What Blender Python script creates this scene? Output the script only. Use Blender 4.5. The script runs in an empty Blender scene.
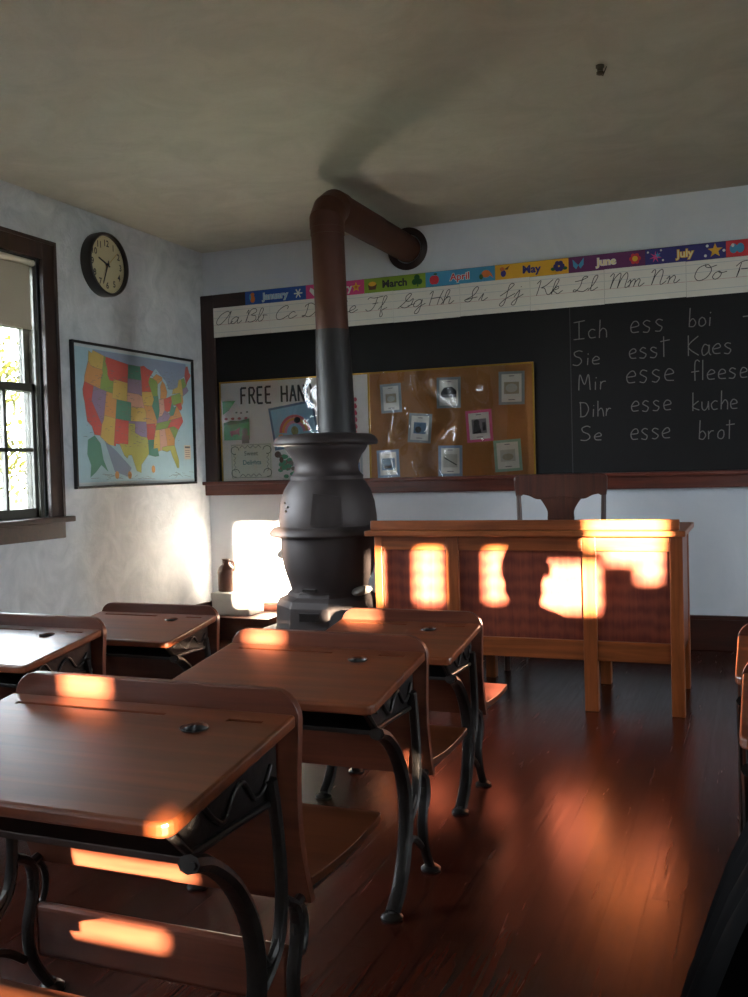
import bpy, bmesh, math, random
from mathutils import Vector, Matrix
random.seed(7)
S = bpy.context.scene
COL = S.collection
PI = math.pi
H = 2.532            # ceiling height
RX, RY = 7.2, -8.5   # right wall x, rear wall y (back wall is y = 0, left wall is x = 0)

# ------------------------------------------------------------------ helpers
def lin(h):
    h = h.lstrip('#')
    o = []
    for i in (0, 2, 4):
        c = int(h[i:i+2], 16) / 255
        o.append(c / 12.92 if c <= .04045 else ((c + .055) / 1.055) ** 2.4)
    return (*o, 1)

class MB:
    """collects geometry for ONE mesh object"""
    def __init__(self):
        self.v, self.f, self.m, self.cur = [], [], [], 0
    def mat(self, i):
        self.cur = i
        return self
    def add(self, verts, faces):
        n = len(self.v)
        self.v += [tuple(p) for p in verts]
        for f in faces:
            self.f.append([i + n for i in f]); self.m.append(self.cur)
        return self
    def box(self, x0, x1, y0, y1, z0, z1, M=None):
        vs = [Vector((x, y, z)) for x in (x0, x1) for y in (y0, y1) for z in (z0, z1)]
        if M: vs = [M @ p for p in vs]
        return self.add(vs, [(0,1,3,2),(4,6,7,5),(0,4,5,1),(2,3,7,6),(0,2,6,4),(1,5,7,3)])
    def prism(self, pts, axis, a, b):
        """2-D outline extruded along axis from a to b"""
        def P(u, v, w):
            return {0: (w, u, v), 1: (u, w, v), 2: (u, v, w)}[axis]
        n = len(pts)
        vs = [P(u, v, a) for u, v in pts] + [P(u, v, b) for u, v in pts]
        fs = [tuple(range(n)), tuple(range(2*n-1, n-1, -1))]
        fs += [(i, n+i, n+(i+1) % n, (i+1) % n) for i in range(n)]
        return self.add(vs, fs)
    def tube(self, pts, r, n=8, flat=None, caps=True):
        """round tube; flat=(ax, a, b): constant section axis ax with half-widths a (along ax) and b"""
        pts = [Vector(p) for p in pts]
        rs = r if isinstance(r, (list, tuple)) else [r] * len(pts)
        vs, fs = [], []
        up = Vector((0, 0, 1))
        prev = None
        for i, p in enumerate(pts):
            t = (pts[min(i+1, len(pts)-1)] - pts[max(i-1, 0)])
            t = t.normalized() if t.length > 1e-9 else Vector((0, 0, 1))
            if flat:
                e1 = Vector(flat[0]); e2 = t.cross(e1).normalized()
                a, b = flat[1] * rs[i], flat[2] * rs[i]
            else:
                if prev is None:
                    ref = up if abs(t.z) < .9 else Vector((1, 0, 0))
                    e1 = t.cross(ref).normalized()
                else:
                    e1 = (prev - t * prev.dot(t)).normalized()
                e2 = t.cross(e1).normalized(); prev = e1
                a = b = rs[i]
            for k in range(n):
                an = 2 * PI * k / n
                vs.append(p + e1 * (a * math.cos(an)) + e2 * (b * math.sin(an)))
        for i in range(len(pts) - 1):
            for k in range(n):
                k2 = (k + 1) % n
                fs.append((i*n+k, i*n+k2, (i+1)*n+k2, (i+1)*n+k))
        if caps:
            fs.append(tuple(range(n-1, -1, -1)))
            fs.append(tuple((len(pts)-1)*n + k for k in range(n)))
        return self.add(vs, fs)
    def lathe(self, prof, cx=0, cy=0, n=48, closed=True):
        vs, fs = [], []
        for r, z in prof:
            for k in range(n):
                a = 2 * PI * k / n
                vs.append((cx + r * math.cos(a), cy + r * math.sin(a), z))
        m = len(prof)
        for i in range(m - 1):
            for k in range(n):
                k2 = (k + 1) % n
                fs.append((i*n+k, i*n+k2, (i+1)*n+k2, (i+1)*n+k))
        if closed:
            fs.append(tuple(range(n-1, -1, -1)))
            fs.append(tuple((m-1)*n + k for k in range(n)))
        return self.add(vs, fs)
    def ball(self, c, r, n=12, m=8):
        rx, ry, rz = r if isinstance(r, (tuple, list)) else (r, r, r)
        vs = [(c[0], c[1], c[2] + rz)]
        for i in range(1, m):
            t = PI * i / m
            for k in range(n):
                a = 2 * PI * k / n
                vs.append((c[0] + rx*math.sin(t)*math.cos(a), c[1] + ry*math.sin(t)*math.sin(a), c[2] + rz*math.cos(t)))
        vs.append((c[0], c[1], c[2] - rz))
        fs = [(0, 1+k, 1+(k+1) % n) for k in range(n)]
        for i in range(m-2):
            for k in range(n):
                fs.append((1+i*n+k, 1+(i+1)*n+k, 1+(i+1)*n+(k+1) % n, 1+i*n+(k+1) % n))
        e = len(vs) - 1; b = 1 + (m-2)*n
        fs += [(b+k, e, b+(k+1) % n) for k in range(n)]
        return self.add(vs, fs)
    def sheet(self, fr, bk):
        """closed slab from two equal grids of points (rows of equal length)"""
        R, C = len(fr), len(fr[0])
        vs = [p for row in fr for p in row] + [p for row in bk for p in row]
        o = R * C; fs = []
        for i in range(R-1):
            for j in range(C-1):
                a = i*C+j
                fs.append((a, a+1, a+C+1, a+C)); fs.append((o+a, o+a+C, o+a+C+1, o+a+1))
        for i in range(R-1):
            for j in (0, C-1):
                a = i*C+j
                fs.append((a, a+C, o+a+C, o+a))
        for j in range(C-1):
            for i in (0, R-1):
                a = i*C+j
                fs.append((a, a+1, o+a+1, o+a))
        return self.add(vs, fs)

def obj(name, mb, mats, parent=None, bevel=0, smooth=False, seg=2):
    me = bpy.data.meshes.new(name)
    me.from_pydata(mb.v, [], mb.f)
    mats = mats if isinstance(mats, (list, tuple)) else [mats]
    for m in mats: me.materials.append(m)
    for p, i in zip(me.polygons, mb.m): p.material_index = i
    bm = bmesh.new(); bm.from_mesh(me)
    bmesh.ops.recalc_face_normals(bm, faces=bm.faces)
    bm.to_mesh(me); bm.free()
    o = bpy.data.objects.new(name, me)
    COL.objects.link(o)
    if parent: o.parent = parent
    if bevel:
        b = o.modifiers.new('bevel', 'BEVEL'); b.width = bevel; b.segments = seg; b.limit_method = 'ANGLE'; b.angle_limit = math.radians(40)
    if smooth:
        for p in me.polygons: p.use_smooth = True
        try: me.set_sharp_from_angle(angle=math.radians(40))
        except Exception: pass
    return o

def tag(o, label=None, cat=None, group=None, kind=None):
    if label: o['label'] = label
    if cat: o['category'] = cat
    if group: o['group'] = group
    if kind: o['kind'] = kind
    return o

def thing(name, label, cat, loc=(0, 0, 0), group=None, kind=None):
    o = bpy.data.objects.new(name, None); COL.objects.link(o)
    o.location = loc; o.empty_display_size = .1
    return tag(o, label, cat, group, kind)

def struct(name, mb, m, bevel=0, parent=None):
    o = obj(name, mb, m, parent, bevel)
    if not parent: o['kind'] = 'structure'
    return o

def text_mb(mb, txt, size, mapf, bold=0.0, center=True, sx=1.0):
    """font text as flat faces placed through mapf(u, v)"""
    cu = bpy.data.curves.new('txt', 'FONT')
    cu.body = txt; cu.size = size; cu.offset = bold
    cu.align_x = 'CENTER' if center else 'LEFT'; cu.align_y = 'CENTER'; cu.resolution_u = 3
    o = bpy.data.objects.new('txt', cu); COL.objects.link(o)
    dg = bpy.context.evaluated_depsgraph_get()
    me = bpy.data.meshes.new_from_object(o.evaluated_get(dg))
    mb.add([mapf(v.co.x * sx, v.co.y) for v in me.vertices], [tuple(p.vertices) for p in me.polygons])
    bpy.data.objects.remove(o); bpy.data.curves.remove(cu); bpy.data.meshes.remove(me)

def spline(pts, k=5):
    if len(pts) < 3: return list(pts)
    P = [pts[0]] + list(pts) + [pts[-1]]
    out = []
    for i in range(1, len(P) - 2):
        p0, p1, p2, p3 = P[i-1], P[i], P[i+1], P[i+2]
        for j in range(k):
            t = j / k
            out.append(tuple(.5*((2*p1[a]) + (-p0[a]+p2[a])*t + (2*p0[a]-5*p1[a]+4*p2[a]-p3[a])*t*t + (-p0[a]+3*p1[a]-3*p2[a]+p3[a])*t**3) for a in range(len(p1))))
    out.append(tuple(pts[-1]))
    return out

def ribbon(mb, pts, w, mapf):
    n = len(pts); L, R = [], []
    for i in range(n):
        a, b = pts[max(i-1, 0)], pts[min(i+1, n-1)]
        dx, dy = b[0]-a[0], b[1]-a[1]
        l = math.hypot(dx, dy) or 1
        nx, ny = -dy/l*w/2, dx/l*w/2
        L.append(mapf(pts[i][0]+nx, pts[i][1]+ny)); R.append(mapf(pts[i][0]-nx, pts[i][1]-ny))
    mb.add(L + R, [(i, i+1, n+i+1, n+i) for i in range(n-1)])

def poly(mb, pts, mapf):
    mb.add([mapf(u, v) for u, v in pts], [tuple(range(len(pts)))])

def disc(mb, u, v, ru, rv, mapf, n=16):
    poly(mb, [(u + ru*math.cos(2*PI*k/n), v + rv*math.sin(2*PI*k/n)) for k in range(n)], mapf)

def star(mb, u, v, r, mapf, n=5, inner=.42, rot=PI/2):
    poly(mb, [(u + (r if k % 2 == 0 else r*inner)*math.cos(rot+PI*k/n), v + (r if k % 2 == 0 else r*inner)*math.sin(rot+PI*k/n)) for k in range(2*n)], mapf)

def rect(mb, u0, u1, v0, v1, mapf):
    poly(mb, [(u0, v0), (u1, v0), (u1, v1), (u0, v1)], mapf)

def backm(y):               # drawing plane on the back wall
    return lambda u, v: (u, y, v)
def leftm(x):               # drawing plane on the left wall
    return lambda u, v: (x, u, v)

# ------------------------------------------------------------------ materials
def nodes(name):
    m = bpy.data.materials.new(name); m.use_nodes = True
    nt = m.node_tree
    b = nt.nodes['Principled BSDF']
    return m, nt, b
def N(nt, t, **kw):
    n = nt.nodes.new(t)
    for k, v in kw.items(): setattr(n, k, v)
    return n
def flat(name, col, rough=.6, metal=0, spec=.5, coat=0, var=.06, vscale=30, bump=0):
    m, nt, b = nodes(name)
    c = lin(col) if isinstance(col, str) else col
    tc = N(nt, 'ShaderNodeTexCoord'); no = N(nt, 'ShaderNodeTexNoise'); no.inputs['Scale'].default_value = vscale; no.inputs['Detail'].default_value = 4
    nt.links.new(tc.outputs['Object'], no.inputs['Vector'])
    r = N(nt, 'ShaderNodeMapRange'); r.inputs['To Min'].default_value = 1-var; r.inputs['To Max'].default_value = 1+var
    nt.links.new(no.outputs['Fac'], r.inputs['Value'])
    mx = N(nt, 'ShaderNodeVectorMath', operation='SCALE'); mx.inputs[0].default_value = c[:3]
    nt.links.new(r.outputs['Result'], mx.inputs['Scale'])
    nt.links.new(mx.outputs[0], b.inputs['Base Color'])
    b.inputs['Roughness'].default_value = rough; b.inputs['Metallic'].default_value = metal
    b.inputs['Specular IOR Level'].default_value = spec
    if coat: b.inputs['Coat Weight'].default_value = coat; b.inputs['Coat Roughness'].default_value = .08
    if bump:
        bp = N(nt, 'ShaderNodeBump'); bp.inputs['Strength'].default_value = bump; bp.inputs['Distance'].default_value = .003
        nt.links.new(no.outputs['Fac'], bp.inputs['Height']); nt.links.new(bp.outputs['Normal'], b.inputs['Normal'])
    return m
def wood(name, c1, c2, axis=0, rough=.3, coat=.3, scale=9, bump=.15, coatrough=.12, ring=False):
    m, nt, b = nodes(name)
    tc = N(nt, 'ShaderNodeTexCoord'); mp = N(nt, 'ShaderNodeMapping')
    s = [scale*6]*3; s[axis] = scale*.35
    mp.inputs['Scale'].default_value = s
    nt.links.new(tc.outputs['Object'], mp.inputs['Vector'])
    no = N(nt, 'ShaderNodeTexNoise'); no.inputs['Scale'].default_value = 1; no.inputs['Detail'].default_value = 6; no.inputs['Roughness'].default_value = .6; no.inputs['Distortion'].default_value = .6
    nt.links.new(mp.outputs['Vector'], no.inputs['Vector'])
    n2 = N(nt, 'ShaderNodeTexNoise'); n2.inputs['Scale'].default_value = 5; n2.inputs['Detail'].default_value = 3
    nt.links.new(tc.outputs['Object'], n2.inputs['Vector'])
    src = no.outputs['Fac']
    if ring:
        wv = N(nt, 'ShaderNodeTexWave', wave_type='RINGS'); wv.inputs['Scale'].default_value = 7; wv.inputs['Distortion'].default_value = 3; wv.inputs['Detail'].default_value = 3; wv.inputs['Detail Scale'].default_value = 1.2
        mp2 = N(nt, 'ShaderNodeMapping'); s2 = [2.2]*3; s2[axis] = .7; mp2.inputs['Scale'].default_value = s2
        nt.links.new(tc.outputs['Object'], mp2.inputs['Vector']); nt.links.new(mp2.outputs['Vector'], wv.inputs['Vector'])
        mm = N(nt, 'ShaderNodeMath', operation='MULTIPLY_ADD'); mm.inputs[1].default_value = .22
        sc = N(nt, 'ShaderNodeMath', operation='MULTIPLY'); sc.inputs[1].default_value = .8
        nt.links.new(no.outputs['Fac'], sc.inputs[0]); nt.links.new(wv.outputs['Fac'], mm.inputs[0]); nt.links.new(sc.outputs[0], mm.inputs[2])
        src = mm.outputs[0]
    ad = N(nt, 'ShaderNodeMath', operation='ADD'); nt.links.new(src, ad.inputs[0])
    sc2 = N(nt, 'ShaderNodeMapRange'); sc2.inputs['To Min'].default_value = -.18; sc2.inputs['To Max'].default_value = .18
    nt.links.new(n2.outputs['Fac'], sc2.inputs['Value']); nt.links.new(sc2.outputs['Result'], ad.inputs[1])
    rp = N(nt, 'ShaderNodeValToRGB')
    rp.color_ramp.elements[0].position = .3; rp.color_ramp.elements[0].color = lin(c1)
    rp.color_ramp.elements[1].position = .72; rp.color_ramp.elements[1].color = lin(c2)
    nt.links.new(ad.outputs[0], rp.inputs['Fac']); nt.links.new(rp.outputs['Color'], b.inputs['Base Color'])
    b.inputs['Roughness'].default_value = rough
    b.inputs['Coat Weight'].default_value = coat; b.inputs['Coat Roughness'].default_value = coatrough
    bp = N(nt, 'ShaderNodeBump'); bp.inputs['Strength'].default_value = bump; bp.inputs['Distance'].default_value = .002
    nt.links.new(no.outputs['Fac'], bp.inputs['Height']); nt.links.new(bp.outputs['Normal'], b.inputs['Normal'])
    return m
def plaster(name, c1, c2, bump=.3, scale=9, dist=.006, mott=2.5):
    m, nt, b = nodes(name)
    tc = N(nt, 'ShaderNodeTexCoord')
    n1 = N(nt, 'ShaderNodeTexNoise'); n1.inputs['Scale'].default_value = mott; n1.inputs['Detail'].default_value = 8; n1.inputs['Roughness'].default_value = .65; n1.inputs['Distortion'].default_value = 1.2
    n2 = N(nt, 'ShaderNodeTexNoise'); n2.inputs['Scale'].default_value = scale; n2.inputs['Detail'].default_value = 5; n2.inputs['Distortion'].default_value = 1.5
    for n in (n1, n2): nt.links.new(tc.outputs['Object'], n.inputs['Vector'])
    rp = N(nt, 'ShaderNodeValToRGB')
    rp.color_ramp.elements[0].position = .35; rp.color_ramp.elements[0].color = lin(c1)
    rp.color_ramp.elements[1].position = .65; rp.color_ramp.elements[1].color = lin(c2)
    nt.links.new(n1.outputs['Fac'], rp.inputs['Fac']); nt.links.new(rp.outputs['Color'], b.inputs['Base Color'])
    b.inputs['Roughness'].default_value = .75; b.inputs['Specular IOR Level'].default_value = .25
    bp = N(nt, 'ShaderNodeBump'); bp.inputs['Strength'].default_value = bump; bp.inputs['Distance'].default_value = dist
    nt.links.new(n2.outputs['Fac'], bp.inputs['Height']); nt.links.new(bp.outputs['Normal'], b.inputs['Normal'])
    return m
def floor_mat():
    m, nt, b = nodes('floor_boards')
    tc = N(nt, 'ShaderNodeTexCoord'); sp = N(nt, 'ShaderNodeSeparateXYZ')
    nt.links.new(tc.outputs['Object'], sp.inputs[0])
    def M(op, a, bb=None, c=None):
        n = N(nt, 'ShaderNodeMath', operation=op)
        for i, x in enumerate((a, bb, c)):
            if x is None: continue
            if isinstance(x, (int, float)): n.inputs[i].default_value = x
            else: nt.links.new(x, n.inputs[i])
        return n.outputs[0]
    bx = M('DIVIDE', sp.outputs['X'], .086)
    row = M('FLOOR', bx); fx = M('FRACT', bx)
    wn = N(nt, 'ShaderNodeTexWhiteNoise', noise_dimensions='1D'); nt.links.new(row, wn.inputs['W'])
    by = M('ADD', M('DIVIDE', sp.outputs['Y'], 2.6), M('MULTIPLY', wn.outputs['Value'], 3.7))
    seg = M('FLOOR', by); fy = M('FRACT', by)
    wn2 = N(nt, 'ShaderNodeTexWhiteNoise', noise_dimensions='2D')
    cb = N(nt, 'ShaderNodeCombineXYZ'); nt.links.new(row, cb.inputs[0]); nt.links.new(seg, cb.inputs[1]); nt.links.new(cb.outputs[0], wn2.inputs['Vector'])
    mp = N(nt, 'ShaderNodeMapping'); mp.inputs['Scale'].default_value = (55, 3.2, 1)
    of = N(nt, 'ShaderNodeVectorMath', operation='MULTIPLY_ADD'); of.inputs[1].default_value = (0, 9, 0)
    nt.links.new(wn2.outputs['Color'], of.inputs[0]); nt.links.new(tc.outputs['Object'], of.inputs[2])
    nt.links.new(of.outputs[0], mp.inputs['Vector'])
    no = N(nt, 'ShaderNodeTexNoise'); no.inputs['Scale'].default_value = 1; no.inputs['Detail'].default_value = 5; no.inputs['Distortion'].default_value = 1.0
    nt.links.new(mp.outputs['Vector'], no.inputs['Vector'])
    val = M('ADD', M('MULTIPLY', no.outputs['Fac'], .7), M('MULTIPLY', wn2.outputs['Value'], .4))
    rp = N(nt, 'ShaderNodeValToRGB')
    rp.color_ramp.elements[0].position = .25; rp.color_ramp.elements[0].color = lin('#210d08')
    rp.color_ramp.elements[1].position = .85; rp.color_ramp.elements[1].color = lin('#471d11')
    nt.links.new(val, rp.inputs['Fac'])
    gap = M('MAXIMUM', M('GREATER_THAN', M('ABSOLUTE', M('SUBTRACT', fx, .5)), .470), M('GREATER_THAN', M('ABSOLUTE', M('SUBTRACT', fy, .5)), .4996))
    mix = N(nt, 'ShaderNodeMix', data_type='RGBA'); mix.inputs['B'].default_value = lin('#120806')
    nt.links.new(gap, mix.inputs['Factor']); nt.links.new(rp.outputs['Color'], mix.inputs['A'])
    nt.links.new(mix.outputs['Result'], b.inputs['Base Color'])
    ro = N(nt, 'ShaderNodeMapRange'); ro.inputs['To Min'].default_value = .17; ro.inputs['To Max'].default_value = .32
    nt.links.new(no.outputs['Fac'], ro.inputs['Value']); nt.links.new(ro.outputs['Result'], b.inputs['Roughness'])
    b.inputs['Specular IOR Level'].default_value = .22
    hgt = M('SUBTRACT', M('ADD', M('MULTIPLY', no.outputs['Fac'], .35), M('MULTIPLY', M('MULTIPLY', wn2.outputs['Value'], fx), .9)), M('MULTIPLY', gap, 1.2))
    bp = N(nt, 'ShaderNodeBump'); bp.inputs['Strength'].default_value = .6; bp.inputs['Distance'].default_value = .002
    nt.links.new(hgt, bp.inputs['Height']); nt.links.new(bp.outputs['Normal'], b.inputs['Normal'])
    return m
def glass(name, fac=1.0, tint=(1, 1, 1, 1), rough=.0, bump=0):
    m, nt, b = nodes(name)
    out = nt.nodes['Material Output']
    nt.nodes.remove(b)
    t = N(nt, 'ShaderNodeBsdfTransparent'); t.inputs['Color'].default_value = tint
    g = N(nt, 'ShaderNodeBsdfGlossy'); g.inputs['Roughness'].default_value = rough
    fr = N(nt, 'ShaderNodeFresnel'); fr.inputs['IOR'].default_value = 1.5
    mu = N(nt, 'ShaderNodeMath', operation='MULTIPLY'); mu.inputs[1].default_value = fac
    nt.links.new(fr.outputs[0], mu.inputs[0])
    mx = N(nt, 'ShaderNodeMixShader')
    nt.links.new(mu.outputs[0], mx.inputs[0]); nt.links.new(t.outputs[0], mx.inputs[1]); nt.links.new(g.outputs[0], mx.inputs[2])
    nt.links.new(mx.outputs[0], out.inputs['Surface'])
    return m

M_ceil = plaster('ceiling_plaster', '#b0b0a4', '#bcbcb0', bump=.5, scale=7, dist=.008, mott=3)
M_wall = plaster('wall_paint', '#c6cbd2', '#d0d3d8', bump=.18, scale=14, dist=.004, mott=2)
M_wall_left = plaster('left_wall_paint', '#b7bcc1', '#cfd2d5', bump=.45, scale=20, dist=.006, mott=6)
M_floor = floor_mat()
M_trim = wood('dark_trim_wood', '#22120d', '#3a2018', 0, .4, .15, 6)
M_trimv = wood('dark_trim_wood_upright', '#22120d', '#3a2018', 2, .4, .15, 6)
M_sash = flat('sash_paint', '#4c4a42', .45)
M_base = wood('baseboard_wood', '#2a120c', '#441e13', 0, .35, .2, 6)
M_ledge = wood('ledge_wood', '#3f1a10', '#632a1a', 0, .35, .2, 7)
M_slate = flat('chalkboard_slate', '#121112', .55, spec=.25, var=.25, vscale=3)
M_chalk = flat('chalk', '#6c6a67', .95, var=.35, vscale=140)
M_desk = wood('desk_top_wood', '#4d2410', '#74391a', 0, .34, .22, 5, coatrough=.2)
M_lip = wood('desk_back_wood', '#4a2317', '#6b3a28', 0, .32, .35, 5, coatrough=.18)
M_seat = wood('seat_wood', '#42200f', '#5d311b', 0, .32, .35, 5, coatrough=.18)
M_iron = flat('cast_iron', '#2b2725', .36, metal=.6, var=.3, vscale=60, bump=.3)
M_stove = flat('stove_iron', '#393130', .58, metal=.3, var=.18, vscale=9, bump=.15)
M_rust = flat('rusty_stovepipe', '#4a2415', .55, metal=.3, var=.4, vscale=7, bump=.1)
M_oak = wood('oak_frame', '#64300f', '#935028', 0, .33, .3, 7, coatrough=.2)
M_oakv = wood('oak_frame_upright', '#64300f', '#935028', 2, .33, .3, 7, coatrough=.2)
M_oakp = wood('oak_panel', '#57221a', '#80402c', 2, .36, .25, 7, coatrough=.2, ring=True)
M_chair = wood('chair_wood', '#2c150f', '#4a251a', 2, .35, .3, 8)
M_paper = flat('white_paper', '#d9d6cc', .6, var=.03)
M_poster = flat('poster_paper', '#d8d2cf', .5, var=.03)
M_ink = flat('black_ink', '#26242a', .6)
M_ink2 = flat('pale_ink', '#7c7a80', .7)
M_rule = flat('red_ruling', '#b88a86', .7)
M_rule2 = flat('blue_ruling', '#a3abb2', .7)
M_cork = flat('cork', '#a5703f', .85, var=.16, vscale=120, bump=.2)
M_gold = flat('brass_edge', '#b08a3c', .3, metal=.9)
M_black = flat('black_paint', '#171413', .4)
M_clockrim = flat('clock_rim', '#211813', .35, coat=.2)
M_dial = flat('clock_dial', '#c9bd97', .5, var=.03)
M_shade = flat('shade_fabric', '#bcb19b', .8, var=.05, vscale=200)
M_shader = flat('shade_roller', '#d6cdb8', .7)
M_gl = glass('window_glass', .8)
M_sheetgl = glass('clear_sheet', 1.0)
def C(name, c, r=.6, coat=0): return flat(name, c, r, coat=coat, var=.05)
M_white = C('plain_white', '#d8d8d2'); M_red = C('print_red', '#c22b34'); M_pink = C('print_pink', '#cf3f7c')
M_blue = C('print_blue', '#1f4f9c'); M_lblue = C('print_light_blue', '#3f8fb8'); M_green = C('print_green', '#7f9c2a')
M_dgreen = C('print_dark_green', '#1f5a2c'); M_yellow = C('print_yellow', '#dba526'); M_purple = C('print_purple', '#5b1c56')
M_navy = C('print_navy', '#2e2a72'); M_orange = C('print_orange', '#c96a2c'); M_brown = C('print_brown', '#5c3a22')
M_cream = C('print_cream', '#e3d9a0'); M_grey = C('print_grey', '#5d5d5f'); M_pblue = C('print_pale_blue', '#8fb8d0')
M_coat = flat('black_cloth', '#060506', .95, spec=.1, var=.25, vscale=20)
M_skin = flat('skin', '#b98468', .5); M_hair = flat('dark_hair', '#20140f', .5)

# ------------------------------------------------------------------ room shell
def wall_holes(u0, u1, z0, z1, holes, place):
    """boxes that fill the rectangle except for the holes; place(mb, ua, ub, za, zb)"""
    us = sorted({u0, u1, *[h[0] for h in holes], *[h[1] for h in holes]})
    zs = sorted({z0, z1, *[h[2] for h in holes], *[h[3] for h in holes]})
    mb = MB()
    for a, b in zip(us, us[1:]):
        run = None
        for c, d in zip(zs, zs[1:]):
            mu, mz = (a+b)/2, (c+d)/2
            solid = not any(h[0] < mu < h[1] and h[2] < mz < h[3] for h in holes)
            if solid: run = (run[0], d) if run else (c, d)
            if (not solid or d == zs[-1]) and run:
                place(mb, a, b, *run); run = None
    return mb

mb = MB(); mb.box(-.2, RX+.2, RY-.2, .2, -.12, 0); struct('floor', mb, M_floor)
mb = MB(); mb.box(-.2, RX+.2, RY-.2, .2, H, H+.12); struct('ceiling', mb, M_ceil)
mb = MB(); mb.box(-.2, RX+.2, 0, .2, 0, H); struct('wall_back', mb, M_wall)
WIN = [(-2.455, -1.595), (-4.78, -3.92), (-7.3, -6.44)]      # openings in the left wall
WZ0, WZ1 = .85, 2.19
mb = wall_holes(RY, 0, 0, H, [(a, b, WZ0, WZ1) for a, b in WIN], lambda m, a, b, c, d: m.box(-.125, 0, a, b, c, d))
struct('wall_left', mb, M_wall_left)
RWIN = (-2.9, -2.04)                                          # one opening in the right wall
mb = wall_holes(RY, 0, 0, H, [(RWIN[0], RWIN[1], WZ0, WZ1)], lambda m, a, b, c, d: m.box(RX, RX+.125, a, b, c, d))
struct('wall_right', mb, M_wall)

# unseen rear wall behind the camera: made-up openings, sized to throw the sun patches
SK, SM = .50, .175                                           # sun: x shift and drop per metre travelled in +y
def back_project(y, xa, xb, za, zb):
    d = y - RY
    return (xa + d*SK, xb + d*SK, za + d*SM, zb + d*SM)
SUN_SLOTS = [back_project(-1.51, 2.005, 2.132, .45, .69), back_project(-1.51, 2.332, 2.424, .465, .69),
         back_project(-1.51, 2.545, 2.83, .43, .635), back_project(-1.51, 2.55, 2.81, .22, .295),
         back_project(-1.51, 2.77, 2.89, .70, .86), back_project(-1.51, 2.86, 3.085, .64, .86), back_project(-1.51, 2.99, 3.085, .565, .66),
         back_project(-4.1, 2.17, 2.285, .638, .682), back_project(-4.1, 2.15, 2.46, .287, .315), back_project(-4.1, 2.15, 2.40, .165, .188),
         back_project(-2.6, 2.10, 2.25, .548, .580), back_project(-3.295, 2.13, 2.245, .597, .628), back_project(0, .21, .575, .17, .70),
         back_project(-4.51, 2.662, 2.71, .558, .586), back_project(-1.51, 1.79, 1.84, .44, .68),
         back_project(-3.3, 2.60, 2.625, .29, .32), back_project(-4.1, 2.648, 2.66, .42, .46)]
mb = wall_holes(-.2, RX+.2, 0, H, SUN_SLOTS, lambda m, a, b, c, d: m.box(a, b, RY-.03, RY, c, d))
struct('wall_rear_sun_slots', mb, plaster('rear_wall_paint', '#6b625a', '#7a7168'))  # unseen wall, toned dark to cut the warm bounce light

mb = MB(); mb.box(0, RX, -.022, 0, 0, .172); mb.box(0, RX, -.03, 0, .172, .194); struct('baseboard_back', mb, M_base, .004)
mb = MB(); mb.box(0, .022, RY, -.03, 0, .172); mb.box(0, .03, RY, -.03, .172, .194); struct('baseboard_left', mb, M_base, .004)
mb = MB(); mb.box(RX-.022, RX, RY, -.03, 0, .194); struct('baseboard_right', mb, M_base, .004)

def window(n, ya, yb):
    w = thing('window_%d' % n, 'dark framed sash window', 'window'); w['kind'] = 'structure'
    if 'category' in w: del w['category']
    cw = .10
    m = MB()                                                   # casing round the opening
    m.box(-.02, .024, yb, yb+cw, WZ0, WZ1+cw); m.box(-.02, .024, ya-cw, ya, WZ0, WZ1+cw)
    m.box(-.02, .024, ya, yb, WZ1, WZ1+cw)
    m.box(.0, .032, yb+cw-.018, yb+cw+.002, WZ0, WZ1+cw+.002); m.box(.0, .032, ya-cw-.002, ya-cw+.018, WZ0, WZ1+cw+.002); m.box(.0, .032, ya-cw, yb+cw, WZ1+cw-.018, WZ1+cw+.002)
    obj('window_casing', m, M_trimv, w, .003)
    m = MB()                                                   # jambs lining the wall thickness
    m.box(-.125, -.02, yb-.012, yb, WZ0, WZ1); m.box(-.125, -.02, ya, ya+.012, WZ0, WZ1); m.box(-.125, -.02, ya, yb, WZ1-.012, WZ1)
    m.box(-.034, -.02, yb-.03, yb-.012, WZ0, WZ1); m.box(-.034, -.02, ya+.012, ya+.03, WZ0, WZ1)
    obj('window_jamb', m, M_sash, w, .002)
    m = MB(); m.box(-.13, .06, ya-cw-.045, yb+cw+.045, WZ0-.03, WZ0); obj('window_stool', m, M_trim, w, .005)
    m = MB(); m.box(0, .02, ya-cw-.01, yb+cw+.01, WZ0-.115, WZ0-.03); obj('window_apron', m, M_trim, w, .004)
    ia, ib = ya+.012, yb-.012
    def sash(nm, x, z0, z1, top, bot):
        m = MB(); t = .034
        st = .036
        m.box(x-t/2, x+t/2, ib-st, ib, z0, z1); m.box(x-t/2, x+t/2, ia, ia+st, z0, z1)
        m.box(x-t/2, x+t/2, ia, ib, z0, z0+bot); m.box(x-t/2, x+t/2, ia, ib, z1-top, z1)
        gy0, gy1, gz0, gz1 = ia+st, ib-st, z0+bot, z1-top
        for k in range(1, 4):
            y = gy1 - (gy1-gy0)*k/4
            m.box(x-.014, x+.014, y-.010, y+.010, gz0, gz1)
        zc = (gz0+gz1)/2
        m.box(x-.014, x+.014, gy0, gy1, zc-.010, zc+.010)
        s = obj(nm, m, M_sash, w, .002)
        g = MB(); g.box(x-.002, x+.002, gy0, gy1, gz0, gz1)
        obj('glazing', g, M_gl, s)
    sash('lower_sash', -.055, WZ0+.002, 1.545, .04, .048)
    sash('upper_sash', -.095, 1.505, WZ1-.012, .045, .04)
    return w
for i, (a, b) in enumerate(WIN): window(i+1, a, b)
wr = window(4, *RWIN); wr.location.x = RX; wr.scale.x = -1      # the same window in the right wall, turned to face the room

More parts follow.
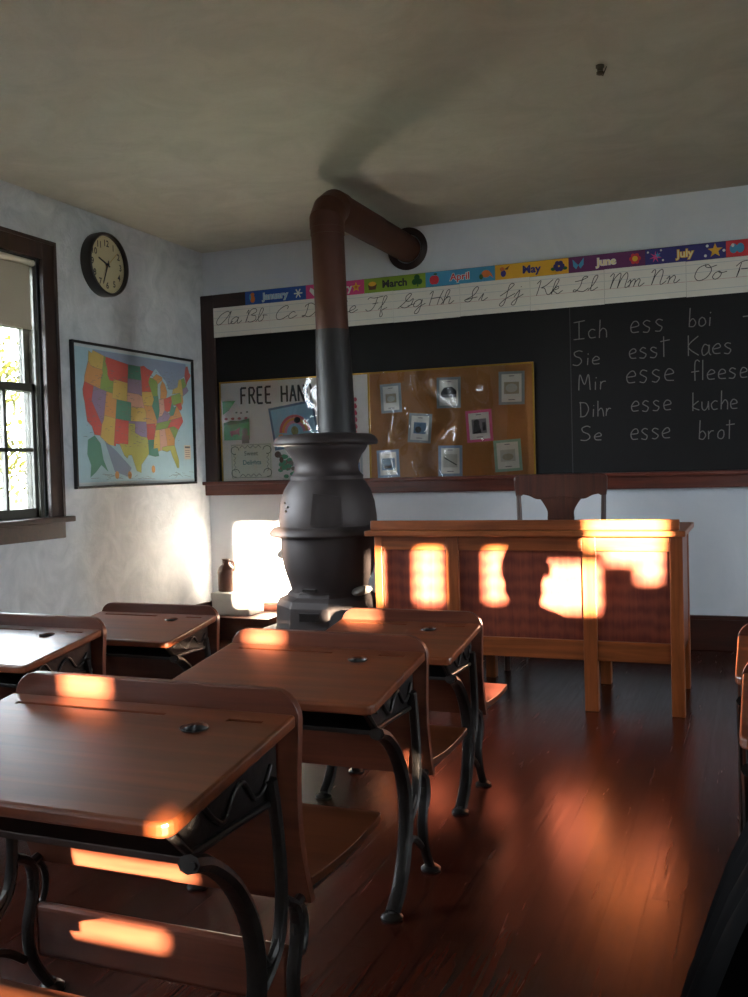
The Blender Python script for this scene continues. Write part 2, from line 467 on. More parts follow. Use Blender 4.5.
def shade(a, b, zb, label):
    t = thing('roller_shade', label, 'window shade', (-.012, (a+b)/2, zb), 'roller shades in the windows')
    w = (b-a)/2 - .035
    m = MB(); m.tube([(0, -w, 2.163-zb), (0, w, 2.163-zb)], .017, 14); obj('roller', m, M_shader, t, smooth=True)
    m = MB()
    fr = [[(-.016, -w+.008+ (2*w-.016)*j/6, z) for j in range(7)] for z in (0, .1, .2, 2.163-zb)]
    bk = [[(-.018, p[1], p[2]) for p in r] for r in fr]
    m.sheet(fr, bk); obj('shade_cloth', m, M_shade, t)
    m = MB(); m.box(-.02, -.01, -w+.006, w-.006, 0, .022); obj('hem_bar', m, M_shade, t, .003)
    return t
shade(*WIN[0], 1.822, 'beige roller shade drawn over the upper panes of the window beside the map')
shade(*WIN[1], 1.75, 'beige roller shade in the next window along the left wall, outside the picture')

# outside the left windows
mb = MB(); mb.box(-60, -.3, -30, 60, -.7, -.6); mb.box(RX+.3, 60, -30, 60, -.7, -.6); tag(obj('lawn', mb, flat('sunny_lawn', '#4d5238', .9, var=.2, vscale=.6)), kind='structure')
def tree(x, y, h, r, label, seed):
    rnd = random.Random(seed)
    t = thing('leafy_tree', label, 'tree', (x, y, -.6), 'trees outside the window')
    m = MB(); m.tube([(0, 0, 0), (.05, .02, h*.35), (-.03, .05, h*.7)], [.16, .12, .06], 10)
    for k in range(7):
        a = rnd.uniform(0, 2*PI); z = h*rnd.uniform(.3, .6)
        m.tube([(0, 0, z), (math.cos(a)*r*.4, math.sin(a)*r*.4, z+.3*r), (math.cos(a)*r*.8, math.sin(a)*r*.8, z+.45*r)], [.05, .03, .012], 6)
    obj('trunk', m, flat('bark', '#4b3b2c', .9), t, smooth=True)
    m = MB()
    cl = [(rnd.uniform(-1, 1)*r, rnd.uniform(-1, 1)*r, h*.62+rnd.uniform(-.75, .9)*r) for _ in range(26)]
    for _ in range(4200):
        c = rnd.choice(cl); p = Vector(c) + Vector([rnd.gauss(0, .22*r) for _ in range(3)])
        d = Vector([rnd.uniform(-1, 1) for _ in range(3)]).normalized(); e = d.cross(Vector((.3, .5, .8))).normalized()
        l, w = rnd.uniform(.06, .12), rnd.uniform(.03, .05)
        m.add([p-d*l, p+e*w, p+d*l, p-e*w], [(0, 1, 2, 3)])
    obj('crown', m, flat('yellow_green_leaves', '#4d5014', .6, var=.5, vscale=1.2), t)
tree(-11.5, 9.0, 4.3, 1.5, 'yellow green tree outside, seen through the window panes', 3)
tree(-18.5, 13.5, 5.5, 1.8, 'second tree farther out beyond the window glass', 5)

# ------------------------------------------------------------------ clock
ck = thing('wall_clock', 'round wall clock with a dark rim on the left wall above the map', 'clock', (0, -1.09, 2.25))
def rotx(mbx):       # lathe axis z -> +x
    mbx.v = [(z, y, -x) for x, y, z in mbx.v]
    return mbx
R0 = .178
m = MB(); m.lathe([(R0-.02, 0), (R0, .004), (R0+.002, .05), (R0-.004, .068), (R0-.012, .072), (R0-.018, .066), (R0-.018, .043), (.0001, .043)], n=56, closed=False)
obj('rim', rotx(m), M_clockrim, ck, smooth=True)
m = MB(); m.lathe([(.0001, .044), (R0-.018, .044)], n=48, closed=False); obj('dial', rotx(m), M_dial, ck)
m = MB()
for k in range(12):
    a = PI/2 - (k+1)*PI/6
    cu, cv = .125*math.cos(a), .118*math.sin(a)
    text_mb(m, str(k+1), .05, lambda u, v, cu=cu, cv=cv: (.0455, cu+u, cv+v), .001)
for k in range(60):
    a = k*PI/30; r1, r2 = .151, .155
    ribbon(m, [(r1*math.cos(a), r1*math.sin(a)), (r2*math.cos(a), r2*math.sin(a))], .002, leftm(.0455))
obj('numerals', m, M_ink, ck)
def hand(nm, ang, l, w, x, mt):
    c, s = math.cos(ang), math.sin(ang); m = MB()
    P = lambda u, v: (x, u*c - v*s, u*s + v*c)
    pts = [(-.025, -w/2), (l*.9, -w/2), (l, 0), (l*.9, w/2), (-.025, w/2)]
    m.add([P(*p) for p in pts] + [(x+.0015, *P(*p)[1:]) for p in pts], [(0,1,2,3,4), (9,8,7,6,5)] + [(i, 5+i, 5+(i+1) % 5, (i+1) % 5) for i in range(5)])
    obj(nm, m, mt, ck)
hand('hour_hand', PI - math.radians(20), .085, .009, .049, M_ink)
hand('minute_hand', -PI/2 - math.radians(22), .125, .007, .052, M_ink)
hand('second_hand', math.radians(42), .12, .003, .055, M_gold)
m = MB(); m.lathe([(.0001, .045), (.008, .045), (.008, .058), (.0001, .059)], n=16, closed=False); obj('hub', rotx(m), M_ink, ck)

# ------------------------------------------------------------------ map of the states on the left wall
MY0, MY1, MZ0, MZ1 = -1.386, -.188, .990, 1.800
mp_ = thing('wall_map', 'framed coloured map of the states on the left wall under the clock', 'map', (0, (MY0+MY1)/2, MZ0))
oy, oz = (MY0+MY1)/2, MZ0
def mm(x): return lambda u, v: (x, u-oy, v-oz)
m = MB(); f = .014
for a, b, c, d in ((MY0, MY1, MZ0, MZ0+f), (MY0, MY1, MZ1-f, MZ1), (MY0, MY0+f, MZ0+f, MZ1-f), (MY1-f, MY1, MZ0+f, MZ1-f)):
    m.box(.002, .026, a-oy, b-oy, c-oz, d-oz)
obj('frame', m, M_black, mp_, .002)
m = MB(); m.box(.004, .012, MY0+.01-oy, MY1-.01-oy, MZ0+.01-oz, MZ1-.01-oz)
m.mat(1); rect(m, MY0+.014, MY1-.014, MZ0+.014, MZ0+.034, mm(.0124)); rect(m, MY0+.014, MY1-.014, MZ1-.030, MZ1-.014, mm(.0124))
obj('sea_sheet', m, [C('map_sea', '#9fbfcb', .35, .3), C('map_margin', '#b9c4c6', .4)], mp_)
cols = {'r': '#c65f58', 'o': '#c99560', 'y': '#c6ad63', 'g': '#86a35c', 't': '#5c917f', 'p': '#8f7f9c', 'l': '#aeb064', 'k': '#c59a8a', 'c': '#8393ad'}
cm = {k: C('map_'+k, v, .4, .2) for k, v in cols.items()}
ck_keys = list(cm)
def alb(lon, lat):
    r = math.radians; p1, p2, p0, l0 = r(29.5), r(45.5), r(37.5), r(-96)
    n = (math.sin(p1)+math.sin(p2))/2; c = math.cos(p1)**2 + 2*n*math.sin(p1)
    ff = lambda p: math.sqrt(c-2*n*math.sin(p))/n
    th = n*(r(lon)-l0); X, Y = ff(r(lat))*math.sin(th), ff(p0)-ff(r(lat))*math.cos(th)
    return (1.552*X + .037*Y - .7237 + 1.382)*.974 - 1.388, .05*X + 1.577*Y + 1.390
ST = '''y -124.7,48.4;-123,48.3;-122.8,49;-117,49;-117,46;-119,45.9;-121.2,45.7;-122.8,45.8;-123.4,46.2;-124.1,46.3
o -124.1,46.3;-123.4,46.2;-122.8,45.8;-121.2,45.7;-119,45.9;-117,46;-116.6,45.5;-117.1,44.3;-117,42;-124.2,42;-124.5,43
r -124.2,42;-120,42;-120,39;-114.6,35;-114.5,32.7;-117.1,32.5;-118.5,34;-120.6,34.6;-122,36.9;-122.5,37.8;-123.8,39.3;-124.4,40.4
p -120,42;-114,42;-114,36.2;-114.6,35;-120,39
g -117,49;-116,49;-116,48;-114.6,46.6;-114.3,45.5;-113,44.5;-111.1,44.6;-111.1,42;-117,42;-117.1,44.3;-116.6,45.5;-117,46
r -116,49;-104,49;-104,45;-111.1,45;-111.1,44.6;-113,44.5;-114.3,45.5;-114.6,46.6;-116,48
y -111.1,45;-104,45;-104,41;-111.1,41
o -114,42;-111.1,42;-111.1,41;-109,41;-109,37;-114,37
y -114,37;-109,37;-109,31.3;-111.1,31.3;-114.8,32.5;-114.6,35;-114,36.2
t -109,41;-102,41;-102,37;-109,37
r -109,37;-103,37;-103,32;-106.6,32;-106.6,31.8;-108.2,31.8;-108.2,31.3;-109,31.3
t -104,49;-97.2,49;-96.6,46;-104,46
p -104,46;-96.6,46;-96.4,43.5;-96.5,42.5;-98,42.9;-104,43
k -104,43;-98,42.9;-96.5,42.5;-95.3,40;-102,40;-102,41;-104,41
y -102,40;-95.3,40;-94.6,39.1;-94.6,37;-102,37
p -103,37;-94.6,37;-94.4,35.4;-94.5,33.6;-97,33.8;-100,34.6;-100,36.5;-103,36.5
l -103,36.5;-100,36.5;-100,34.6;-97,33.8;-94.5,33.6;-94,33;-93.8,30;-94.7,29.4;-97.2,27.7;-97.3,25.9;-99.2,26.4;-101.4,29.8;-102.7,29.7;-103.2,29;-104.5,29.6;-106.6,31.8;-106.6,32;-103,32
r -97.2,49;-95.2,49.3;-93,48.6;-89.6,48;-92,46.7;-92.8,45.6;-91.3,43.5;-96.4,43.5;-96.6,46
y -96.4,43.5;-91.3,43.5;-90.2,41.8;-91.4,40.4;-95.7,40.6;-96.5,42.5
o -95.7,40.6;-91.4,40.4;-90.2,38.8;-89.2,37;-89.5,36;-90.3,36;-90.2,36.5;-94.6,36.5;-94.6,39.1;-95.3,40
r -94.6,36.5;-90.2,36.5;-90.3,36;-89.7,36;-91.1,33;-94,33;-94.5,33.6;-94.4,35.4
t -94,33;-91.1,33;-91.6,31;-89.7,31;-89.5,30.2;-89.2,29.2;-91,29.2;-93.8,29.7
g -92.8,45.6;-92,46.7;-90.4,46.5;-88,45.8;-87.6,45;-88,43;-87.8,42.5;-90.6,42.5;-91.3,43.5
t -90.6,42.5;-87.8,42.5;-87.5,39.3;-88.1,37.9;-89.2,37;-90.2,38.8;-91.4,40.4;-90.2,41.8
o -86.8,41.8;-84.8,41.7;-83.4,41.7;-82.5,43;-83.4,44.9;-84.8,45.8;-86.2,44.5;-86.3,43
o -90.4,46.5;-88,47.4;-84.5,46.5;-84.8,45.9;-87.6,45.1;-88,45.8
k -87.5,41.7;-84.8,41.7;-84.8,39.1;-86.5,38;-88.1,37.9;-87.5,39.3
r -84.8,41.7;-83.4,41.7;-81,41.9;-80.5,42;-80.5,40.6;-82,38.6;-83.5,38.6;-84.8,39.1
p -89.2,37;-88.1,37.9;-86.5,38;-84.8,39.1;-83.5,38.6;-82.6,38.2;-82,37.5;-83.7,36.6;-89.5,36.5
g -89.5,36.5;-81.7,36.6;-84.3,35;-90.3,35
y -90.3,35;-88.2,35;-88.5,30.3;-89.5,30.2;-89.7,31;-91.6,31;-91.1,33
k -88.2,35;-85.6,35;-85,32.3;-85,31;-87.6,31;-87.5,30.3;-88.5,30.3
o -85.6,35;-83.1,35;-81,32;-81.4,30.7;-85,31;-85,32.3
l -87.6,31;-85,31;-81.4,30.7;-80.1,27;-80.4,25.2;-81.2,25.3;-82.8,28;-83.7,29.9;-85.3,29.7;-87.5,30.3
g -83.1,35;-80.8,35;-78.6,33.9;-81,32
r -84.3,35;-81.7,36.6;-75.9,36.5;-75.6,35.3;-78.6,33.9;-80.8,35
o -83.7,36.6;-82,37.5;-80.3,37.5;-78,39.4;-77,38.3;-75.9,36.5
t -82.6,38.2;-82,38.6;-80.5,40.6;-79.5,39.2;-78,39.4;-80.3,37.5;-82,37.5
g -80.5,42;-75,42;-75,40;-75.5,39.8;-80.5,39.7
y -79.8,42.3;-79,43.3;-76.2,43.5;-75,45;-73.4,45;-73.4,42.1;-73.7,41;-75,41.5;-75,42
g -73.4,45;-71.5,45;-70.8,43;-72.5,42.7;-73.3,42.7
r -71,45.3;-70,46.7;-69.2,47.4;-68,47.2;-67.8,45.7;-67,44.8;-70,43.7;-70.8,43
p -73.4,42.7;-70.8,42.8;-70,41.7;-71.3,41.4;-73.7,41
o -75,41.4;-74,41;-74,39.7;-75,39;-75.5,39.8;-75,40
r -79.5,39.7;-75.5,39.8;-75.1,38.4;-76,38;-77,38.3;-78,39.4'''
m = MB()
m.mat(ck_keys.index('c'))     # land beyond the northern border
north = [(-122.8, 49), (-116, 49), (-104, 49), (-97.2, 49), (-95.2, 49.3), (-93, 48.6), (-89.6, 48), (-88, 48.6), (-84.5, 46.6), (-82.5, 45.3), (-81.5, 43.5), (-79, 43.3), (-76.2, 43.6), (-75, 45), (-71, 45.3), (-69.2, 47.4), (-66, 47.6)]
pts = [alb(*p) for p in north]
top = [(min(p[0], MY1-.02), 1.765) for p in reversed(pts)]
for i in range(len(pts)-1):
    a, b = pts[i], pts[i+1]
    if a[1] < 1.765 and b[1] < 1.765 and b[0] < MY1-.02:
        poly(m, [a, b, (b[0], 1.765), (a[0], 1.765)], mm(.0126))
for line in ST.split('\n'):
    k, ps = line.split(' ')
    m.mat(ck_keys.index(k))
    P = [alb(*map(float, q.split(','))) for q in ps.split(';')]
    poly(m, P, mm(.0130))
# inset pieces along the bottom
m.mat(ck_keys.index('t')); poly(m, [(-1.27, 1.26), (-1.21, 1.285), (-1.16, 1.24), (-1.14, 1.15), (-1.10, 1.08), (-1.16, 1.12), (-1.21, 1.08), (-1.26, 1.05), (-1.25, 1.12), (-1.28, 1.18)], mm(.0130))
m.mat(ck_keys.index('c')); poly(m, [(-1.125, 1.26), (-1.02, 1.20), (-.88, 1.10), (-.92, 1.05), (-1.04, 1.08)], mm(.0128))
m.mat(ck_keys.index('o'))
for u, v in ((-1.02, 1.06), (-.90, 1.058), (-.66, 1.09)): disc(m, u, v, .02, .024, mm(.0130), 8)
obj('printed_states', m, [cm[k] for k in ck_keys], mp_)
m = MB()
for line in ST.split('\n'):
    P = [alb(*map(float, q.split(','))) for q in line.split(' ')[1].split(';')]
    ribbon(m, P + [P[0]], .0018, mm(.0133))
rnd = random.Random(2)
for k in range(260):
    a = alb(rnd.uniform(-122, -78), rnd.uniform(31, 48)); l = rnd.uniform(.008, .03)
    ribbon(m, [a, (a[0]+l, a[1]+rnd.uniform(-.006, .006))], .0022, mm(.0135))
for k in range(26):
    u = rnd.uniform(-1.3, -.25); l = rnd.uniform(.03, .09)
    ribbon(m, [(u, 1.04+rnd.uniform(-.01, .03)), (u+l, 1.04+rnd.uniform(-.01, .03))], .002, mm(.0135))
obj('printed_lines', m, C('map_ink', '#7d7b75'), mp_)
m = MB(); rect(m, -.312, -.239, 1.150, 1.240, mm(.0134)); m.mat(1); rect(m, -.305, -.246, 1.222, 1.233, mm(.0138))
for k in range(4): rect(m, -.303, -.252, 1.165+.013*k, 1.168+.013*k, mm(.0138))
obj('legend_box', m, [C('legend_paper', '#c9b9a4'), M_grey], mp_)

# ------------------------------------------------------------------ chalkboard
BT, BB = 2.238, .905
cb = thing('chalkboard', 'long black chalkboard in a dark wood frame on the back wall', 'chalkboard', (0, 0, BB))
L_ = 6.4
def cbm(mb): mb.v = [(x, y, z-BB) for x, y, z in mb.v]; return mb
m = MB(); m.box(.085, L_, -.022, -.001, .985, 2.155); obj('slate', cbm(m), M_slate, cb)
for xa, xb in ((.0, .098), (L_, L_+.1)):
    m = MB(); m.box(xa, xb, -.045, -.001, .99, BT); obj('side_rail', cbm(m), M_trimv, cb, .005)
m = MB(); m.box(2.450, 2.455, -.0228, -.02, 1.0, 1.955); obj('slate_joint', cbm(m), flat('slate_seam', '#2e2d2e', .7), cb)

m = MB(); m.box(.0981, L_, -.045, -.001, 2.146, BT); obj('top_rail', cbm(m), M_trim, cb, .005)
m = MB(); m.box(0, L_+.1, -.055, -.001, .905, .992); m.box(0, L_+.1, -.09, -.001, .975, .998); obj('chalk_ledge', cbm(m), M_ledge, cb, .004)

# chalk writing
G = {
 'I': [[(.05, 0), (.6, .03)], [(.33, .02), (.36, 1)], [(.08, .94), (.66, 1.03)]],
 'S': [[(.55, .9), (.35, 1), (.1, .85), (.15, .62), (.42, .48), (.5, .22), (.3, .02), (.02, .08)]],
 'K': [[(.12, 1), (.08, 0)], [(.6, .95), (.1, .45), (.62, 0)]],
 'M': [[(.05, 0), (.12, .95), (.35, .35), (.6, .95), (.68, 0)]],
 'D': [[(.12, 0), (.1, .95)], [(.0, .92), (.45, .85), (.62, .5), (.42, .08), (.05, .02)]],
 'c': [[(.42, .42), (.25, .5), (.07, .3), (.15, .04), (.42, .06)]],
 'h': [[(.1, 1.0), (.07, 0)], [(.07, .3), (.25, .5), (.4, .38), (.42, 0)]],
 'e': [[(.06, .26), (.4, .32), (.36, .48), (.2, .5), (.05, .3), (.12, .06), (.42, .05)]],
 's': [[(.38, .46), (.2, .52), (.07, .4), (.2, .28), (.36, .18), (.25, .02), (.03, .05)]],
 'b': [[(.12, 1.05), (.06, .02)], [(.07, .3), (.28, .45), (.44, .25), (.3, .02), (.06, .05)]],
 'o': [[(.25, .5), (.07, .35), (.08, .1), (.25, 0), (.42, .18), (.4, .42), (.25, .5)]],
 'i': [[(.15, .48), (.13, 0)], [(.17, .68), (.18, .74)]],
 't': [[(.2, 1.0), (.18, 0)], [(0, .75), (.5, .8)]],
 'a': [[(.4, .42), (.2, .5), (.05, .25), (.15, 0), (.36, .15), (.42, .48)], [(.42, .48), (.42, .1), (.52, .0)]],
 'f': [[(.45, .92), (.3, 1.02), (.2, .85), (.17, 0)], [(0, .42), (.4, .46)]],
 'l': [[(.12, 1), (.1, 0)]],
 'k': [[(.1, 1), (.06, 0)], [(.4, .5), (.08, .22), (.45, 0)]],
 'u': [[(.06, .48), (.08, .1), (.22, 0), (.38, .15), (.42, .48)], [(.42, .48), (.44, 0)]],
 'r': [[(.08, .48), (.06, 0)], [(.07, .28), (.2, .46), (.38, .46)]],
 'q': [[(.05, .4), (.5, .42)]],
}
ADV = {'i': .34, 'l': .3, 'I': .75, 'S': .7, 'M': .85, 'K': .72, 'D': .8, 'f': .5, 't': .56}
def chalk(word, x0, x1, z0, z1, cap=True):
    tot = sum(ADV.get(c, .56) for c in word) - .08
    sx = (x1-x0)/tot; sz = (z1-z0) / (1.0 if cap else .52)
    u = x0
    for c in word:
        for s in G[c]:
            pts = spline([(u + p[0]*sx + random.uniform(-.002, .002), z0 + p[1]*sz + random.uniform(-.002, .002)) for p in s], 6)
            ribbon(cw_, pts, .0056, backm(-.0232))
        u += ADV.get(c, .56)*sx
cw_ = MB()
for w, a, b, c, d, cap in (('Ich', 2.467, 2.665, 1.770, 1.872, 1), ('ess', 2.787, 2.978, 1.778, 1.848, 0), ('boi', 3.103, 3.226, 1.79, 1.89, 1),
    ('Sie', 2.463, 2.623, 1.62, 1.705, 1), ('esst', 2.778, 3.0, 1.635, 1.752, 1), ('Kaes', 3.09, 3.332, 1.632, 1.745, 1),
    ('Mir', 2.493, 2.66, 1.475, 1.57, 1), ('esse', 2.762, 3.027, 1.498, 1.57, 0), ('fleese', 3.115, 3.408, 1.495, 1.605, 1),
    ('Dihr', 2.496, 2.686, 1.322, 1.412, 1), ('esse', 2.786, 3.009, 1.338, 1.398, 0), ('kuche', 3.112, 3.354, 1.33, 1.432, 1),
    ('Se', 2.499, 2.626, 1.185, 1.268, 1), ('esse', 2.78, 3.0, 1.18, 1.243, 0), ('brot', 3.145, 3.332, 1.17, 1.27, 1)):
    cw_ = MB(); chalk(w, a, b, c, d, cap); obj('chalk_word', cbm(cw_), M_chalk, cb)
cw_ = MB(); ribbon(cw_, [(3.383, 1.826), (3.425, 1.828)], .006, backm(-.0232)); obj('chalk_dash', cbm(cw_), M_chalk, cb)

# ------------------------------------------------------------------ cursive alphabet strips
CU = {
'a': [[(.44,.42),(.28,.5),(.08,.34),(.06,.08),(.2,0),(.38,.2),(.45,.48),(.42,.12),(.5,0),(.68,.2)]],
'b': [[(0,0),(.2,.4),(.32,.85),(.24,1),(.15,.85),(.12,.2),(.22,0),(.38,.1),(.42,.35),(.36,.45),(.62,.42)]],
'c': [[(.4,.4),(.28,.5),(.1,.36),(.06,.12),(.2,0),(.42,.12),(.52,.22)]],
'd': [[(.44,.42),(.28,.5),(.08,.34),(.06,.08),(.2,0),(.38,.2),(.5,1),(.44,.12),(.52,0),(.68,.2)]],
'e': [[(0,.08),(.3,.25),(.38,.4),(.28,.5),(.12,.36),(.1,.1),(.24,0),(.52,.2)]],
'f': [[(0,.05),(.2,.45),(.32,.9),(.22,1),(.15,.8),(.14,-.3),(.2,-.5),(.28,-.35),(.2,-.02),(.45,.15)]],
'g': [[(.44,.42),(.28,.5),(.08,.34),(.06,.08),(.2,0),(.38,.2),(.45,.48),(.4,-.3),(.28,-.5),(.18,-.38),(.35,-.05),(.65,.2)]],
'h': [[(0,0),(.2,.45),(.3,.9),(.22,1),(.14,.8),(.1,0),(.14,.3),(.3,.5),(.4,.4),(.38,.1),(.45,0),(.62,.2)]],
'i': [[(0,.05),(.18,.5),(.14,.12),(.22,0),(.42,.2)],[(.2,.7),(.22,.74)]],
'j': [[(0,.05),(.2,.5),(.14,-.35),(.03,-.5),(-.05,-.38),(.12,-.08),(.42,.2)],[(.22,.7),(.24,.74)]],
'k': [[(0,0),(.2,.45),(.3,.9),(.22,1),(.14,.8),(.1,0),(.14,.3),(.32,.5),(.36,.36),(.15,.24),(.3,.08),(.4,0),(.58,.2)]],
'l': [[(0,.02),(.2,.45),(.3,.9),(.22,1),(.13,.8),(.12,.12),(.2,0),(.42,.2)]],
'm': [[(0,.3),(.1,.48),(.12,.3),(.1,0),(.14,.3),(.26,.5),(.32,.35),(.3,0),(.34,.3),(.46,.5),(.53,.35),(.5,.1),(.57,0),(.74,.2)]],
'n': [[(0,.3),(.1,.48),(.12,.3),(.1,0),(.14,.3),(.28,.5),(.36,.35),(.34,.1),(.41,0),(.58,.2)]],
'o': [[(.3,.48),(.14,.42),(.06,.15),(.2,0),(.36,.14),(.38,.38),(.26,.5),(.34,.38),(.6,.44)]],
'p': [[(0,.05),(.2,.5),(.16,.1),(.1,-.5),(.14,.2),(.28,.48),(.42,.38),(.4,.1),(.26,0),(.16,.1),(.3,0),(.6,.2)]],
'A': [[(.75,.85),(.55,1),(.2,.75),(.02,.3),(.1,.03),(.3,.05),(.6,.5),(.78,1),(.72,.3),(.8,0),(1,.2)]],
'B': [[(.1,.7),(.2,.95),(.2,.4),(.15,0),(.2,.5),(.35,.95),(.6,.98),(.66,.75),(.4,.54),(.66,.45),(.7,.15),(.45,0),(.25,.08)]],
'C': [[(.62,.75),(.66,.92),(.5,1),(.2,.75),(.06,.35),(.18,.03),(.45,.02),(.75,.25)]],
'D': [[(.3,.95),(.26,.3),(.15,.05),(.05,.1),(.2,.12),(.45,0),(.75,.3),(.72,.75),(.45,1),(.2,.92),(.12,.75)]],
'E': [[(.6,.85),(.5,1),(.28,.88),(.3,.62),(.45,.55),(.2,.5),(.08,.2),(.25,0),(.55,.1),(.68,.25)]],
'F': [[(.05,.85),(.15,.98),(.4,.92),(.85,1)],[(.55,.95),(.5,.4),(.35,.05),(.15,.02),(.05,.15)],[(.35,.5),(.65,.55)]],
'G': [[(0,0),(.3,.4),(.55,.9),(.45,1),(.3,.8),(.35,.5),(.55,.45),(.7,.62),(.65,.2),(.4,0),(.2,.06),(.1,.15)],[(.5,.1),(.85,.25)]],
'H': [[(.05,.8),(.15,.98),(.2,.9),(.15,0)],[(.7,1),(.6,.5),(.55,0)],[(.15,.45),(.4,.5),(.65,.5),(.8,.25)]],
'I': [[(.05,.15),(.45,.45),(.6,.9),(.48,1),(.35,.7),(.4,.2),(.25,0),(.05,.12),(.3,.22),(.65,.3)]],
'J': [[(.05,.2),(.35,.5),(.6,.9),(.48,1),(.38,.8),(.35,-.2),(.25,-.5),(.12,-.38),(.35,-.02),(.75,.3)]],
'K': [[(.05,.8),(.15,.98),(.2,.9),(.15,0)],[(.75,1),(.5,.65),(.3,.5),(.45,.45),(.6,.1),(.72,0),(.88,.2)]],
'L': [[(.05,.7),(.3,.75),(.58,.92),(.5,1),(.38,.9),(.35,.4),(.2,.05),(.08,.06),(.12,.16),(.35,.04),(.55,0),(.75,.2)]],
'M': [[(.02,.8),(.1,.98),(.18,.85),(.15,0),(.22,.6),(.4,.98),(.48,.8),(.46,0),(.54,.6),(.7,.98),(.8,.7),(.78,.1),(.86,0),(1,.2)]],
'N': [[(.02,.8),(.1,.98),(.18,.85),(.15,0),(.22,.6),(.42,.98),(.52,.7),(.5,.1),(.58,0),(.75,.2)]],
'O': [[(.4,1),(.12,.8),(.05,.3),(.25,0),(.55,.15),(.68,.6),(.5,.97),(.38,.9),(.55,.78),(.85,.9)]],
'P': [[(.2,.9),(.15,0),(.2,.5)],[(.02,.7),(.2,.95),(.5,1),(.72,.78),(.55,.52),(.25,.5)]],
}
seams = [.102, .522, .952, 1.378, 1.805, 2.230, 2.655, 3.096, 3.515]
pairs = ['AaBb', 'CcDd', 'EeFf', 'GgHh', 'IiJj', 'KkLl', 'MmNn', 'OoPp']
# where each capital starts along the wall
starts = [.118, .325, .555, .745, .978, 1.185, 1.408, 1.592, 1.825, 2.040, 2.248, 2.468, 2.668, 2.893, 3.128, 3.335]
Z0S, Z1S = 1.953, 2.147
for i, pr in enumerate(pairs):
    a, b = seams[i], seams[i+1]
    t = thing('alphabet_strip', 'white ruled alphabet strip with cursive letters %s %s above the chalkboard' % (pr[:2], pr[2:]), 'alphabet strip', (a, 0, Z0S), 'cursive alphabet strips over the chalkboard')
    sm = lambda y: (lambda u, v: (u-a, y, v-Z0S))
    m = MB(); dz = random.uniform(-.002, .002)
    m.box(.0006, b-a-.0006, -.0475, -.0462, dz, Z1S-Z0S+dz)
    obj('paper', m, M_paper, t)
    m = MB()
    for z, k in ((1.985, 0), (2.036, 1), (2.125, 0), (2.081, 0)):
        m.mat(k); ribbon(m, [(a+.003, z), (b-.003, z)], .0022, sm(-.0478))
    obj('ruling', m, [M_rule2, M_rule], t)
    for q in (0, 1):
        m = MB(); u = starts[2*i+q]
        for j, ch in enumerate(pr[2*q:2*q+2]):
            for s in CU[ch]:
                zz, hh, ww = 2.036, .084, .126
                pts = spline([(u + p[0]*ww + (p[1])*hh*.28, zz + p[1]*hh) for p in s], 5)
                ribbon(m, pts, .0042, sm(-.0480))
            u += ww*(.86 if ch in 'MA' else .74)
        obj('cursive_letters', m, M_ink, t)


